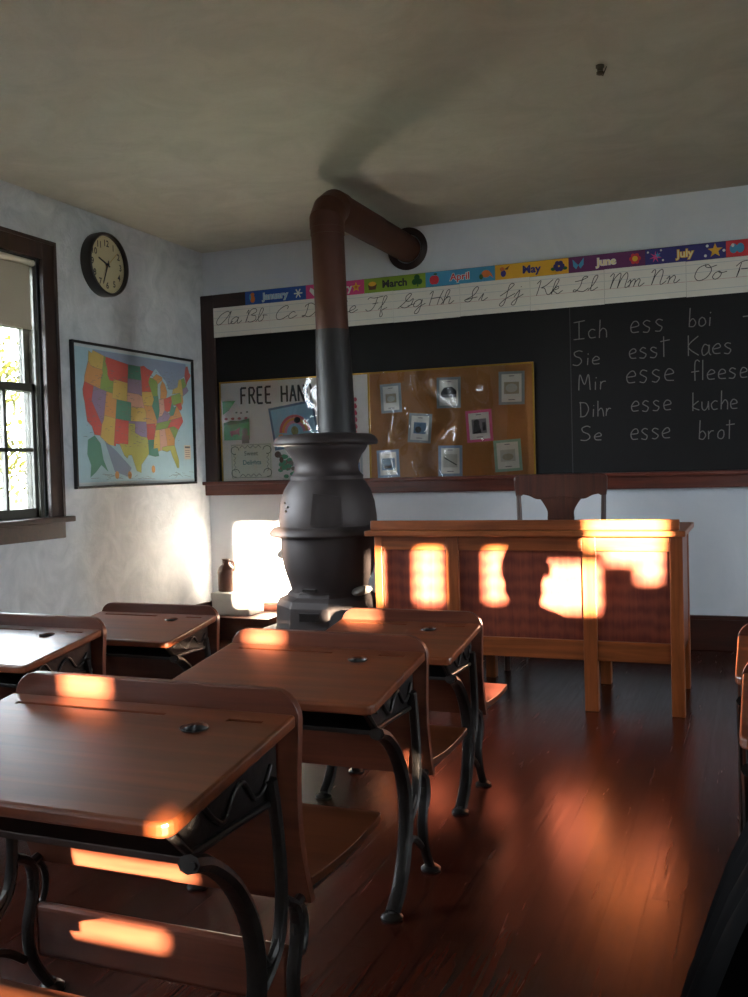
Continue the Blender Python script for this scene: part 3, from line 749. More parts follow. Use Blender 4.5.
# ------------------------------------------------------------------ month strips
mx = [.346, .787, 1.189, 1.592, 2.024, 2.456, 2.881, 3.303, 3.725]
months = [('January', M_blue, M_pblue, 'blue'), ('February', M_pink, M_white, 'pink'), ('March', M_green, M_ink, 'green'), ('April', M_lblue, M_red, 'light blue'),
          ('May', M_yellow, M_navy, 'yellow'), ('June', M_purple, M_cream, 'purple'), ('July', M_navy, M_cream, 'navy'), ('August', M_red, M_cream, 'red')]
ZM = 2.147
for i, (nm, bg, fg, cn) in enumerate(months):
    a, b = mx[i], mx[i+1]; W_ = b-a
    t = thing('month_strip', '%s strip reading %s along the top edge of the chalkboard' % (cn, nm), 'month strip', (a, 0, ZM), 'month name strips above the alphabet')
    zt = .088
    pm = lambda y: (lambda u, v: (u, y, v))
    m = MB(); m.box(.0004, W_-.0004, -.0475, -.0462, .0005, zt); obj('card', m, bg, t)
    m = MB(); 
    if nm in ('January', 'April', 'June', 'July'):
        m.mat(1); text_mb(m, nm, .058, lambda u, v: (u+W_*.5, -.0478, v+.044), .004, True, 1.05)
        m.mat(0); text_mb(m, nm, .058, lambda u, v: (u+W_*.5, -.0481, v+.044), .0008, True, 1.05)
        obj('month_name', m, [fg, {'January': M_white, 'April': M_white, 'June': M_white, 'July': M_yellow}[nm]], t)
    else:
        text_mb(m, nm, .062, lambda u, v: (u+W_*.5, -.048, v+.044), .0022, True, 1.05); obj('month_name', m, fg, t)
    P = pm(-.0479); P2 = pm(-.0482); m = MB(); ul, ur = .055, W_-.055
    ms = [M_orange, M_white, M_red, M_yellow, M_brown, M_dgreen, M_lblue, M_navy, M_pink]
    O, Wt, R_, Y_, Br, Gn, Lb, Nv, Pk = range(9)
    if nm == 'January':
        m.mat(O); disc(m, ul, .036, .018, .024, P); disc(m, ul, .066, .014, .012, P); m.mat(Lb); disc(m, ul-.018, .05, .007, .02, P2)
        m.mat(Wt)
        for k in range(3):
            c, s = .03*math.cos(k*PI/3), .03*math.sin(k*PI/3); ribbon(m, [(ur-c, .044-s), (ur+c, .044+s)], .008, P)
    elif nm == 'February':
        m.mat(Wt); poly(m, [(ul, .016), (ul+.03, .05), (ul+.022, .07), (ul+.006, .062), (ul, .055), (ul-.006, .062), (ul-.022, .07), (ul-.03, .05)], P)
        m.mat(Y_); star(m, ur, .045, .033, P); m.mat(O); disc(m, ur, .045, .01, .01, P2)
    elif nm == 'March':
        m.mat(Br); poly(m, [(ul-.03, .05), (ul+.03, .05), (ul+.022, .018), (ul-.022, .018)], P); m.mat(Y_); disc(m, ul, .054, .026, .014, P2)
        m.mat(Gn)
        for du, dv in ((-.016, .04), (.016, .04), (0, .066)): disc(m, ur+du, dv, .018, .018, P)
        ribbon(m, [(ur, .045), (ur+.005, .01)], .007, P)
    elif nm == 'April':
        m.mat(R_); disc(m, ul-.008, .04, .022, .027, P); disc(m, ul+.008, .04, .022, .027, P2); m.mat(Gn); disc(m, ul+.008, .074, .012, .006, P2)
        m.mat(O); disc(m, ur, .045, .028, .022, P); poly(m, [(ur+.018, .04), (ur+.045, .015), (ur+.03, .05)], P2); m.mat(Gn); disc(m, ur-.03, .03, .012, .016, P2)
    elif nm == 'May':
        m.mat(Nv); disc(m, ul-.005, .036, .016, .02, P); m.mat(O); disc(m, ul-.012, .062, .014, .012, P2); m.mat(Br); poly(m, [(ul+.0, .06), (ul+.035, .08), (ul+.02, .055)], P)
        m.mat(Gn); disc(m, ur-.034, .032, .014, .01, P); disc(m, ur+.034, .032, .014, .01, P); m.mat(Nv)
        for k in range(6): disc(m, ur+.019*math.cos(k*PI/3), .046+.019*math.sin(k*PI/3), .014, .014, P2)
    elif nm == 'June':
        m.mat(Lb); poly(m, [(ul, .04), (ul-.032, .075), (ul-.028, .035), (ul-.012, .018)], P); poly(m, [(ul, .04), (ul+.032, .08), (ul+.03, .04), (ul+.012, .02)], P)
        m.mat(R_)
        for k in range(6): disc(m, ur+.02*math.cos(k*PI/3), .044+.02*math.sin(k*PI/3), .012, .012, P)
        m.mat(Y_); disc(m, ur, .044, .015, .015, P2)
    elif nm == 'July':
        m.mat(Pk); star(m, ul, .042, .034, P, 7, .3); m.mat(Lb); star(m, ul+.012, .05, .02, P2, 6, .3); m.mat(Wt)
        for du, dv in ((-.04, .07), (.04, .02), (.03, .075)): disc(m, ul+du, dv, .006, .006, P2, 8)
        m.mat(Y_); star(m, ur, .044, .04, P); m.mat(Wt)
        for du, dv in ((-.05, .02), (.045, .04), (-.04, .072)): disc(m, ur+du, dv, .008, .008, P2, 8)
    else:
        m.mat(Lb); disc(m, ul-.016, .045, .02, .026, P); disc(m, ul+.018, .045, .02, .026, P2); m.mat(Wt); disc(m, ul-.02, .062, .008, .01, P2)
        m.mat(Y_); star(m, ur, .044, .036, P)
    for side in (0, 1):
        m2 = MB()
        for fc, mi in zip(m.f, m.m):
            if (m.v[fc[0]][0] > W_/2) == bool(side): m2.mat(mi); m2.add([m.v[i] for i in fc], [tuple(range(len(fc)))])
        obj('picture', m2, ms, t)

# ------------------------------------------------------------------ FREE HAND poster board
fx0, fx1, fz0, fz1 = .132, 1.188, .999, 1.648
fh = thing('poster_board', 'white poster board headed FREE HAND, brass edged, behind the stovepipe', 'poster board', (fx0, 0, fz0))
fm = lambda y: (lambda u, v: (u-fx0, y, v-fz0))
m = MB(); m.box(0, fx1-fx0, -.031, -.024, 0, fz1-fz0); obj('backing', m, M_poster, fh)
def edging(parent, w, h, y0=-.036, y1=-.0225):
    m = MB(); e = .010
    m.box(-e, 0, y0, y1, 0, h+e); m.box(w, w+e, y0, y1, 0, h+e); m.box(0, w, y0, y1, h, h+e)
    obj('brass_edging', m, M_gold, parent, .0015)
edging(fh, fx1-fx0, fz1-fz0)
SG = {'F': [[(0,0),(0,1)],[(0,1),(.62,1)],[(0,.55),(.5,.55)]], 'R': [[(0,0),(0,1)],[(0,1),(.45,1),(.6,.78),(.45,.55),(0,.52)],[(.25,.52),(.65,0)]],
      'E': [[(0,0),(0,1)],[(0,1),(.6,1)],[(0,.52),(.5,.52)],[(0,0),(.6,0)]], 'H': [[(0,0),(0,1)],[(.62,0),(.62,1)],[(0,.5),(.62,.5)]],
      'A': [[(0,0),(.33,1)],[(.33,1),(.66,0)],[(.12,.38),(.54,.38)]], 'N': [[(0,0),(0,1)],[(0,1),(.6,0)],[(.6,0),(.6,1)]],
      'D': [[(0,0),(0,1)],[(0,1),(.35,.95),(.6,.5),(.35,.05),(0,0)]]}
m = MB(); u = .284
for chh in 'FREE HAND':
    if chh == ' ':
        u += .055; obj('heading_word', m, M_ink, fh); m = MB(); continue
    for s in SG[chh]:
        ribbon(m, [(u+p[0]*.064, 1.505+p[1]*.105) for p in s], .014, fm(-.0314))
    u += .061
obj('heading_word', m, M_ink, fh)
# green drawing
m = MB(); P, P2, P3 = fm(-.0316), fm(-.0319), fm(-.0322)
m.mat(0); rect(m, .145, .34, 1.27, 1.385, P); poly(m, [(.14, 1.53), (.24, 1.53), (.19, 1.47), (.14, 1.44)], P)
m.mat(1); poly(m, [(.145, 1.385), (.20, 1.40), (.26, 1.395), (.34, 1.41), (.34, 1.385), (.145, 1.37)], P2)
m.mat(2); poly(m, [(.19, 1.33), (.235, 1.335), (.27, 1.355), (.262, 1.33), (.262, 1.295), (.25, 1.31), (.215, 1.305), (.205, 1.29), (.195, 1.305)], P2)
for k in range(4): disc(m, .165+k*.05, 1.412, .014, .009, P3, 8)
m.mat(3); rect(m, .28, .335, 1.245, 1.30, P2); disc(m, .305, 1.322, .022, .026, P3)
for u, v in ((.245, 1.452), (.28, 1.448), (.325, 1.452)): disc(m, u, v, .009, .006, P3, 8)
tag(obj('green_field_drawing', m, [C('crayon_green', '#4f9a5c'), C('crayon_dark_green', '#2f6e3e'), C('crayon_red', '#a0444a'), C('crayon_grey', '#76706c')], fh))
# rainbow picture in a slate blue border, tilted
m = MB(); c, s = math.cos(math.radians(10)), math.sin(math.radians(10)); ux, uz = .665, 1.355
def rm(y): return lambda u, v: (ux + u*c - v*s*.9 - fx0, y, uz + u*s*.75 + v*c - fz0)
m.mat(0); rect(m, -.165, .165, -.145, .135, rm(-.0316)); m.mat(1); rect(m, -.150, .150, -.130, .12, rm(-.0319))
for k, mi in enumerate((2, 3, 4)):
    m.mat(mi); r = .105 - .018*k
    ribbon(m, [(r*math.cos(PI*(1-j/14)*.95), -.055 + r*1.05*math.sin(PI*(1-j/14)*.95)) for j in range(15)], .018, rm(-.0322))
m.mat(3); disc(m, -.105, -.07, .022, .024, rm(-.0324)); m.mat(5); disc(m, .03, .025, .024, .02, rm(-.0324)); m.mat(6); disc(m, .0, -.04, .026, .03, rm(-.0323)); m.mat(7)
rect(m, .02, .15, -.13, -.08, rm(-.0321))
obj('rainbow_picture', m, [C('slate_blue', '#5f7390'), M_pblue, C('rb_red', '#d2686a'), C('rb_orange', '#dd9a4f'), C('rb_pink', '#d98a9c'), M_ink, C('rb_olive', '#8d8a5c'), C('rb_blue', '#5a7fb5')], fh)
# bordered sheet with scrolls and two written lines
m = MB(); m.mat(0); rect(m, .193, .498, 1.012, 1.243, fm(-.0316)); m.mat(1)
for q in ([(.2, 1.02), (.49, 1.02), (.49, 1.236), (.2, 1.236), (.2, 1.02)],): ribbon(m, q, .003, fm(-.0319))
for sx_, cx_ in ((1, .225), (-1, .465)):
    for cz_ in (1.05, 1.2):
        sp = spline([(cx_ + sx_*.03*math.cos(a), cz_ + .026*math.sin(a)) for a in [k*.7 for k in range(8)]], 3); ribbon(m, sp, .005, fm(-.0319))
    ribbon(m, spline([(cx_-sx_*.012, 1.06 + k*.015 + .0) if k % 2 else (cx_+sx_*.004, 1.06 + k*.015) for k in range(9)], 3), .003, fm(-.0319))
for zz in (1.035, 1.222):
    ribbon(m, spline([(.26+k*.02, zz + (.008 if k % 2 else -.008)) for k in range(9)], 4), .004, fm(-.0319))
text_mb(m, 'Sweet', .042, lambda u, v: (.345+u-fx0, -.0321, 1.178+v-fz0), .0004)
m.mat(2); text_mb(m, 'Delights', .042, lambda u, v: (.35+u-fx0, -.0321, 1.118+v-fz0), .0008)
obj('bordered_sheet', m, [C('sheet_paper', '#cfccbc'), C('sheet_ink', '#55584f'), C('sheet_teal', '#4d7470')], fh)
# leafy cut-out
m = MB(); rnd = random.Random(4)
for k in range(34):
    m.mat(0 if k % 3 else 1); disc(m, .61+rnd.gauss(0, .042), 1.10+rnd.gauss(0, .04), .02, .014, fm(-.0316-.0001*k), 7)
m.mat(2); disc(m, .545, 1.165, .024, .022, fm(-.0352), 10); disc(m, .57, 1.13, .016, .02, fm(-.0353), 8)
obj('leafy_cutout', m, [C('leaf_green', '#4f9068'), C('leaf_brown', '#7a6a58'), M_brown], fh)
# red marks down the right edge and a blue corner
m = MB()
for k in range(5):
    m.mat(0); disc(m, 1.10, 1.495-k*.043, .013, .014, fm(-.0316), 8); rect(m, 1.094, 1.106, 1.46-k*.043, 1.47-k*.043, fm(-.0318))
obj('red_marks', m, C('mark_red', '#c24b62'), fh); m = MB()
m.mat(1); rect(m, 1.05, 1.12, 1.02, 1.10, fm(-.0316)); m.mat(2); rect(m, 1.125, 1.14, 1.0, 1.16, fm(-.0316))
obj('edge_marks', m, [C('mark_red', '#c24b62'), C('mark_blue', '#7d93bd'), C('mark_grey', '#aab0b6')], fh)
m = MB(); gg = [[((fx1-fx0)*j/24, -.0375 - .0012*math.sin(j*.9+i*.4)*math.sin(i*.8), (fz1-fz0)*i/16) for j in range(25)] for i in range(17)]
m.sheet(gg, [[(p[0], p[1]+.001, p[2]) for p in r] for r in gg]); obj('clear_cover', m, M_sheetgl, fh, smooth=True)

# ------------------------------------------------------------------ cork board with cards
kx0, kx1, kz0, kz1 = 1.2, 2.228, .999, 1.648
kb = thing('cork_board', 'brown cork board with brass edging on the chalkboard beside the stovepipe', 'cork board', (kx0, 0, kz0))
m = MB(); m.box(0, kx1-kx0, -.031, -.024, 0, kz1-kz0); obj('cork_panel', m, M_cork, kb)
edging(kb, kx1-kx0, kz1-kz0)
m = MB(); gg = [[((kx1-kx0)*j/44, -.046 - .0045*math.sin(j*.55+math.sin(i*.33)*1.6)*math.exp(-((j-15)/10.)**2) - .0035*math.sin(i*.7+j*.2)*math.exp(-((j-14)/9.)**2), (kz1-kz0)*i/26) for j in range(45)] for i in range(27)]
m.sheet(gg, [[(p[0], p[1]+.001, p[2]) for p in r] for r in gg]); obj('clear_cover', m, M_sheetgl, kb, smooth=True)
cards = [(1.342, 1.490, .138, .180, 2, 'grey', 'bowl', 'grey bordered card at the upper left of the cork board, pale bowl picture'),
         (1.716, 1.505, .152, .186, -1, 'grey', 'roof', 'grey bordered card with a dark building picture, top middle of cork board'),
         (2.104, 1.512, .156, .196, -1, 'grey', 'dish', 'grey bordered card with a dish picture, upper right corner of cork board'),
         (1.526, 1.298, .150, .180, -5, 'grey', 'shine', 'grey bordered card under the glare, below the top middle card'),
         (1.902, 1.296, .162, .190, 3, 'pink', 'people', 'pink bordered card with a black picture on the cork board'),
         (1.313, 1.085, .148, .172, 2, 'blue', 'boat', 'blue bordered card in the lower left corner of the cork board'),
         (1.716, 1.092, .152, .186, -1, 'blue', 'pen', 'blue bordered card with a slanted pen picture, bottom middle of cork board'),
         (2.073, 1.114, .166, .188, 3, 'green', 'basket', 'pale green bordered card with a basket picture, lower right of cork board')]
bc = {'grey': C('card_grey', '#8d979b', .4), 'pink': C('card_pink', '#d65a86', .4), 'blue': C('card_blue', '#8196b2', .4), 'green': C('card_green', '#8fb09c', .4)}
for x, z, w, h, an, cc, pic, lab in cards:
    t = thing('picture_card', lab, 'card', (x, -.0312, z), 'picture cards pinned to the cork board'); t.rotation_euler = (0, math.radians(-an), 0)
    m = MB(); m.box(-w/2, w/2, -.0012, 0, -h/2, h/2); obj('border', m, bc[cc], t)
    m = MB(); m.box(-w/2+.018, w/2-.018, -.0018, -.0012, -h/2+.016, h/2-.016); obj('white_sheet', m, M_white, t)
    m = MB(); P = backm(-.0021); P2 = backm(-.0024)
    m.mat(0); rect(m, -.016, .016, h/2-.03, h/2-.025, P); rect(m, -.02, .02, -h/2+.026, -h/2+.031, P)
    if pic == 'bowl': m.mat(1); rect(m, -.035, .035, -.028, .028, P); m.mat(3); disc(m, 0, -.004, .026, .018, P2)
    elif pic == 'roof': m.mat(0); rect(m, -.048, .048, -.03, .01, P); m.mat(2); poly(m, [(-.05, 0), (-.03, .03), (.02, .036), (.05, .01), (.05, -.01), (-.05, -.012)], P2)
    elif pic == 'dish': m.mat(1); rect(m, -.045, .045, -.035, .035, P); m.mat(3); disc(m, 0, 0, .036, .026, P2); 
    elif pic == 'shine': m.mat(4); rect(m, -.04, .04, -.035, .035, P); m.mat(2); disc(m, -.01, -.01, .02, .02, P2)
    elif pic == 'people': m.mat(0); rect(m, -.045, .045, -.045, .042, P); m.mat(2); disc(m, -.015, .02, .018, .02, P2); poly(m, [(-.04, -.045), (-.035, .01), (.0, .015), (.012, -.045)], P2); rect(m, .02, .04, -.03, .02, P2)
    elif pic == 'boat': m.mat(4); rect(m, -.045, .045, -.04, .035, P); m.mat(2); poly(m, [(-.035, -.012), (.03, -.008), (.015, -.03), (-.025, -.03)], P2)
    elif pic == 'pen': m.mat(3); rect(m, -.045, .045, -.04, .04, P); m.mat(2); ribbon(m, [(-.04, .02), (.04, -.025)], .006, P2)
    else: m.mat(3); rect(m, -.045, .045, -.035, .035, P); m.mat(1); disc(m, 0, -.008, .034, .02, P2)
    obj('printed_picture', m, [M_ink2, C('pic_tan', '#a39a86'), M_ink, C('pic_pale', '#b9b9b0'), C('pic_blue', '#4f6d8c')], t)

# ------------------------------------------------------------------ stove and pipe
sx, sy = 1.463, -1.285
stv = thing('potbelly_stove', 'black cast iron potbelly stove standing before the chalkboard', 'stove', (sx, sy, 0))
m = MB(); m.lathe([(.222, .71), (.236, .755), (.243, .80), (.242, .835), (.234, .90), (.215, .96), (.19, 1.0), (.172, 1.02)], n=64); obj('belly', m, M_stove, stv, smooth=True)
m = MB()
m.lathe([(.225, .735), (.285, .738), (.292, .748), (.29, .762), (.275, .778), (.243, .786)], n=64); obj('belly_ring', m, M_stove, stv, smooth=True)
m = MB(); m.lathe([(.19, .455), (.188, .470), (.197, .51), (.215, .55), (.228, .60), (.236, .66), (.237, .70), (.235, .74)], n=64); obj('fire_pot', m, M_stove, stv, smooth=True)
m = MB(); m.lathe([(.172, 1.005), (.180, 1.012), (.182, 1.03), (.170, 1.04), (.160, 1.055), (.157, 1.075), (.162, 1.10), (.176, 1.13), (.196, 1.155), (.206, 1.172), (.206, 1.185)], n=64); obj('neck', m, M_stove, stv, smooth=True)
m = MB(); m.lathe([(.20, 1.178), (.252, 1.182), (.259, 1.190), (.256, 1.205), (.244, 1.222), (.225, 1.232), (.12, 1.240)], n=64); obj('top_plate', m, M_stove, stv, smooth=True)
m = MB(); m.lathe([(.275, .285), (.272, .29), (.268, .40), (.255, .43), (.215, .445), (.205, .46), (.192, .468)], n=8)
m.v = [(x*math.cos(PI/8)-y*math.sin(PI/8), x*math.sin(PI/8)+y*math.cos(PI/8), z) for x, y, z in m.v]
m.box(-.30, .30, -.30, .30, .262, .288); obj('ash_base', m, M_stove, stv, .006)
for a, b in ((-1, -1), (-1, 1), (1, -1), (1, 1)):
    m = MB(); m.tube([(a*.22, b*.22, .27), (a*.25, b*.25, .18), (a*.26, b*.26, .08), (a*.285, b*.285, .012), (a*.31, b*.31, .0)], [.035, .03, .022, .022, .018], 8); obj('leg', m, M_stove, stv, smooth=True)
m = MB(); m.box(-.04, .065, -.276, -.262, .345, .385); obj('nameplate', m, M_iron, stv, .003)
m = MB(); m.box(-.05, .02, -.212, -.186, .478, .490); obj('draft_slot', m, M_iron, stv, .002)
m = MB()
for q in range(3):
    m = MB(); m.ball((-.13+.014*(q % 2), -.203-.004*q, .865+.02*q), .006, 8, 6); obj('bolt', m, M_iron, stv, smooth=True)
m = MB(); m.prism([(.02, .80), (.16, .80), (.155, .93), (.03, .95)], 1, -.247, -.18)
m.v = [(x, -math.sqrt(max(.0, (.252-(max(z-.84, 0))**2*1.6)**2 - x*x)) if y < -.2 else -.18, z) for x, y, z in m.v]
obj('feed_door', m, M_stove, stv, .004)
px_, py_ = 1.466, -1.174
pp = thing('stovepipe', 'rusty brown stovepipe rising from the stove and bending into the back wall', 'stovepipe', (px_, py_, 1.2405))
def lean(mb_):        # the pipe stands slightly out of plumb
    mb_.v = [(x + .011 - .026*min(1, z/1.16)*max(0, 1-max(0, y-.1)/1.05*1.0) - .011*max(0, min(1, (y-.1)/1.05)), y, z) for x, y, z in mb_.v]; return mb_
m = MB(); m.lathe([(.097, 0), (.096, .03), (.090, .38), (.085, .50), (.0845, .52)], n=40); tag(obj('collar_cone', lean(m), flat('black_pipe', '#1f1b1b', .55, metal=.2), pp, smooth=True), 'black tapered collar')
m = MB(); z0 = .505
pts = [(0, 0, z0), (0, 0, .8), (0, 0, 1.0)]
m.tube(pts, .0825, 36)
m.tube([(0, 0, .995), (0, 0, 1.02), (0, .0, 1.045)], .086, 36)
obj('upright_pipe', lean(m), M_rust, pp, smooth=True)
m = MB(); ez = 1.161       # axis height of the horizontal run above the origin
m.tube([(0, 0, 1.03), (0, .0, 1.07), (0, .045, 1.128), (0, .10, ez), (0, .16, ez)], .0885, 36); obj('elbow', lean(m), M_rust, pp)
m = MB(); m.tube([(0, .14, ez), (0, .5, ez), (0, .66, ez)], .0845, 36); m.tube([(0, .655, ez), (0, .9, ez), (0, 1.17, ez)], .0825, 36); obj('horizontal_pipe', lean(m), M_rust, pp, smooth=True)
m = MB(); m.lathe([(.088, 0), (.128, 0), (.130, .006), (.118, .014), (.092, .020)], n=48, closed=False)
m.v = [(x, 1.172 - z, ez + y) for x, y, z in m.v]; tag(obj('wall_collar', m, flat('dark_collar', '#2a1a14', .5, metal=.3), pp, smooth=True), 'dark round collar at the wall')
# pale cloth bundle on the base
m = MB(); m.ball((0, 0, .028), (.05, .048, .024), 16, 10)
rnd = random.Random(9); m.v = [(x*(1+.12*math.sin(9*y*10)), y, z + .008*math.sin(30*x)) for x, y, z in m.v]
o = tag(obj('grey_rag', m, flat('grey_cloth', '#8f8a84', .9, var=.2, vscale=40), smooth=True), 'crumpled pale grey rag lying on the right side of the stove base', 'rag'); o.location = (1.668, -1.375, .446)
# boxes left of the stove
def crate(name, x0, x1, y0, y1, z0, z1, mt, label, cat, lid=False):
    t = thing(name, label, cat, ((x0+x1)/2, (y0+y1)/2, z0)); hx, hy, h = (x1-x0)/2, (y1-y0)/2, z1-z0
    m = MB(); e = .008
    m.box(-hx, hx, -hy, -hy+e, 0, h); m.box(-hx, hx, hy-e, hy, 0, h); m.box(-hx, -hx+e, -hy+e, hy-e, 0, h); m.box(hx-e, hx, -hy+e, hy-e, 0, h); m.box(-hx, hx, -hy, hy, 0, e)
    obj('body', m, mt, t, .002)
    m = MB(); m.box(-hx-.004, hx+.004, -hy-.004, hy+.004, h, h+.006); m.box(-hx-.004, hx+.004, -hy-.005, -hy-.001, h-.03, h+.006); obj('lid', m, mt, t, .002)
crate('low_crate', .08, .60, -.34, -.04, .0, .13, wood('crate_wood', '#3a1c12', '#5c2e1c', 0, .5, .05), 'low brown wooden crate on the floor left of the stove', 'crate')
crate('white_box', .15, .42, -.26, -.06, .136, .274, C('white_card_box', '#d6d3cb'), 'white box on top of the low crate left of the stove', 'box')
t = thing('dark_jug', 'dark brown jug standing on the white box left of the stove', 'jug', (.205, -.16, .28))
m = MB(); m.lathe([(.05, 0), (.056, .006), (.057, .13), (.05, .155), (.03, .175), (.024, .185), (.024, .205), (.03, .212)], n=28); obj('body', m, C('brown_glaze', '#4a2a1e', .35), t, smooth=True)
m = MB(); m.tube([(.026, 0, .198), (.055, 0, .19), (.066, 0, .16), (.055, 0, .13)], .007, 8); obj('handle', m, C('brown_glaze_handle', '#4a2a1e', .35), t, smooth=True)

# ------------------------------------------------------------------ teacher's desk
td = thing('teachers_desk', "large oak teacher's desk with panelled front before the chalkboard", 'desk', (2.48, -1.52, 0))
ox, oy2 = 2.48, -1.52
def tb(m, x0, x1, y0, y1, z0, z1): m.box(x0-ox, x1-ox, y0-oy2, y1-oy2, z0, z1)
m = MB(); tb(m, 1.788, 3.147, -1.532, -1.510, .7752, .820); obj('gallery_rail', m, M_oak, td, .004)
m = MB(); tb(m, 1.768, 3.172, -1.560, -.98, .750, .775); obj('top', m, M_oak, td, .005)
for x0, x1 in ((1.798, 1.835), (2.142, 2.198), (2.748, 2.805), (3.104, 3.157)):
    m = MB(); tb(m, x0, x1, -1.512, -1.46, 0, .750); obj('front_leg', m, M_oakv, td, .003)
for x0, x1 in ((1.798, 1.845), (2.17, 2.22), (2.735, 2.785), (3.100, 3.145)):
    m = MB(); tb(m, x0, x1, -.985, -.935, 0, .750); obj('rear_leg', m, M_oakv, td, .003)
for x0, x1 in ((1.835, 2.142), (2.198, 2.748), (2.805, 3.104)):
    for za, zb2 in ((.685, .750), (.218, .302)):
        m = MB(); tb(m, x0, x1, -1.508, -1.47, za, zb2); obj('front_rail', m, M_oak, td, .003)
    m = MB(); tb(m, x0-.005, x1+.005, -1.490, -1.476, .30, .69); obj('front_panel', m, M_oakp, td)
for x in (1.803, 3.128):
    m = MB(); tb(m, x, x+.012, -1.46, -.985, .23, .750); obj('side_panel', m, M_oakp, td)
for x0, x1 in ((1.815, 2.21), (2.74, 3.14)):
    m = MB(); tb(m, x0, x1, -1.46, -.95, .23, .245); tb(m, (x0 if x0 > 2.5 else x1-.012), (x0+.012 if x0 > 2.5 else x1), -1.46, -.985, .245, .750); obj('pedestal', m, M_oak, td)
    for k in range(3):
        za = .25 + k*.165
        m = MB(); tb(m, x0+.035, x1-.035, -.948, -.932, za, za+.158); d_ = obj('drawer', m, M_oak, td, .003)
        m = MB(); m.ball(((x0+x1)/2-ox, -.922-oy2, za+.08), .012, 10, 8); obj('knob', m, M_gold, d_, smooth=True)

# ------------------------------------------------------------------ teacher's chair
ch = thing('teachers_chair', "dark wooden chair with a vase shaped splat behind the teacher's desk", 'chair', (2.45, -.60, 0))
def arc(cx_, cz_, r, a0, a1, n=5): return [(cx_+r*math.cos(a0+(a1-a0)*k/n), cz_+r*math.sin(a0+(a1-a0)*k/n)) for k in range(n+1)]
yb0, yb1 = .188, .212
cr = arc(.225, .972, .028, 0, PI/2) + [(.12, 1.003), (0, 1.001), (-.12, 1.003)] + arc(-.225, .972, .028, PI/2, PI)
cr += [(-.250, .93), (-.245, .885), (-.215, .885)] + spline([(-.205, .893), (-.17, .885), (-.135, .868), (-.105, .866), (-.095, .872)], 3) + [(.095, .872)] + spline([(.105, .866), (.135, .868), (.17, .885), (.205, .893)], 3) + [(.215, .885), (.245, .885), (.250, .93)]
m = MB(); m.prism(cr, 1, yb0, yb1); obj('crest_rail', m, M_chair, ch, .004)
spp = [(-.10, .874)] + spline([(-.112, .868), (-.095, .845), (-.072, .80), (-.072, .75), (-.055, .66), (-.06, .58), (-.08, .50)], 4)
spp = spp + [(-x, z) for x, z in reversed(spp)]
m = MB(); m.prism(spp, 1, yb0+.004, yb1-.004); obj('splat', m, M_chair, ch, .003)
for s in (-1, 1):
    m = MB(); m.tube([(s*.215, .205, 0), (s*.222, .20, .46), (s*.226, .20, .70), (s*.231, .20, .90)], [.017, .02, .015, .013], 10); obj('back_post', m, M_chair, ch, smooth=True)
    m = MB(); m.tube([(s*.215, -.20, 0), (s*.215, -.195, .44)], [.016, .021], 10); obj('front_leg', m, M_chair, ch, smooth=True)
    m = MB(); m.tube([(s*.215, -.2, .2), (s*.215, .2, .2)], .011, 8); obj('stretcher', m, M_chair, ch, smooth=True)
m = MB(); m.prism([(-.235, -.225), (.235, -.225), (.225, .2), (-.225, .2)], 2, .435, .465); obj('seat', m, M_chair, ch, .01)
m = MB(); m.box(-.21, .21, .19, .21, .47, .51); obj('lower_rail', m, M_chair, ch, .003)

# ------------------------------------------------------------------ school desks
def boolean_cut(o, cutters):
    objs = []
    for c in cutters:
        me = bpy.data.meshes.new('cut'); me.from_pydata(c.v, [], c.f)
        bm = bmesh.new(); bm.from_mesh(me); bmesh.ops.recalc_face_normals(bm, faces=bm.faces); bm.to_mesh(me); bm.free()
        co = bpy.data.objects.new('cut', me); COL.objects.link(co); co.parent = o.parent; objs.append(co)
        b = o.modifiers.new('b', 'BOOLEAN'); b.object = co; b.operation = 'DIFFERENCE'; b.solver = 'EXACT'
    bpy.context.view_layer.update()
    dg = bpy.context.evaluated_depsgraph_get()
    me = bpy.data.meshes.new_from_object(o.evaluated_get(dg))
    old = o.data; o.modifiers.clear(); o.data = me; bpy.data.meshes.remove(old)
    for co in objs: bpy.data.objects.remove(co)

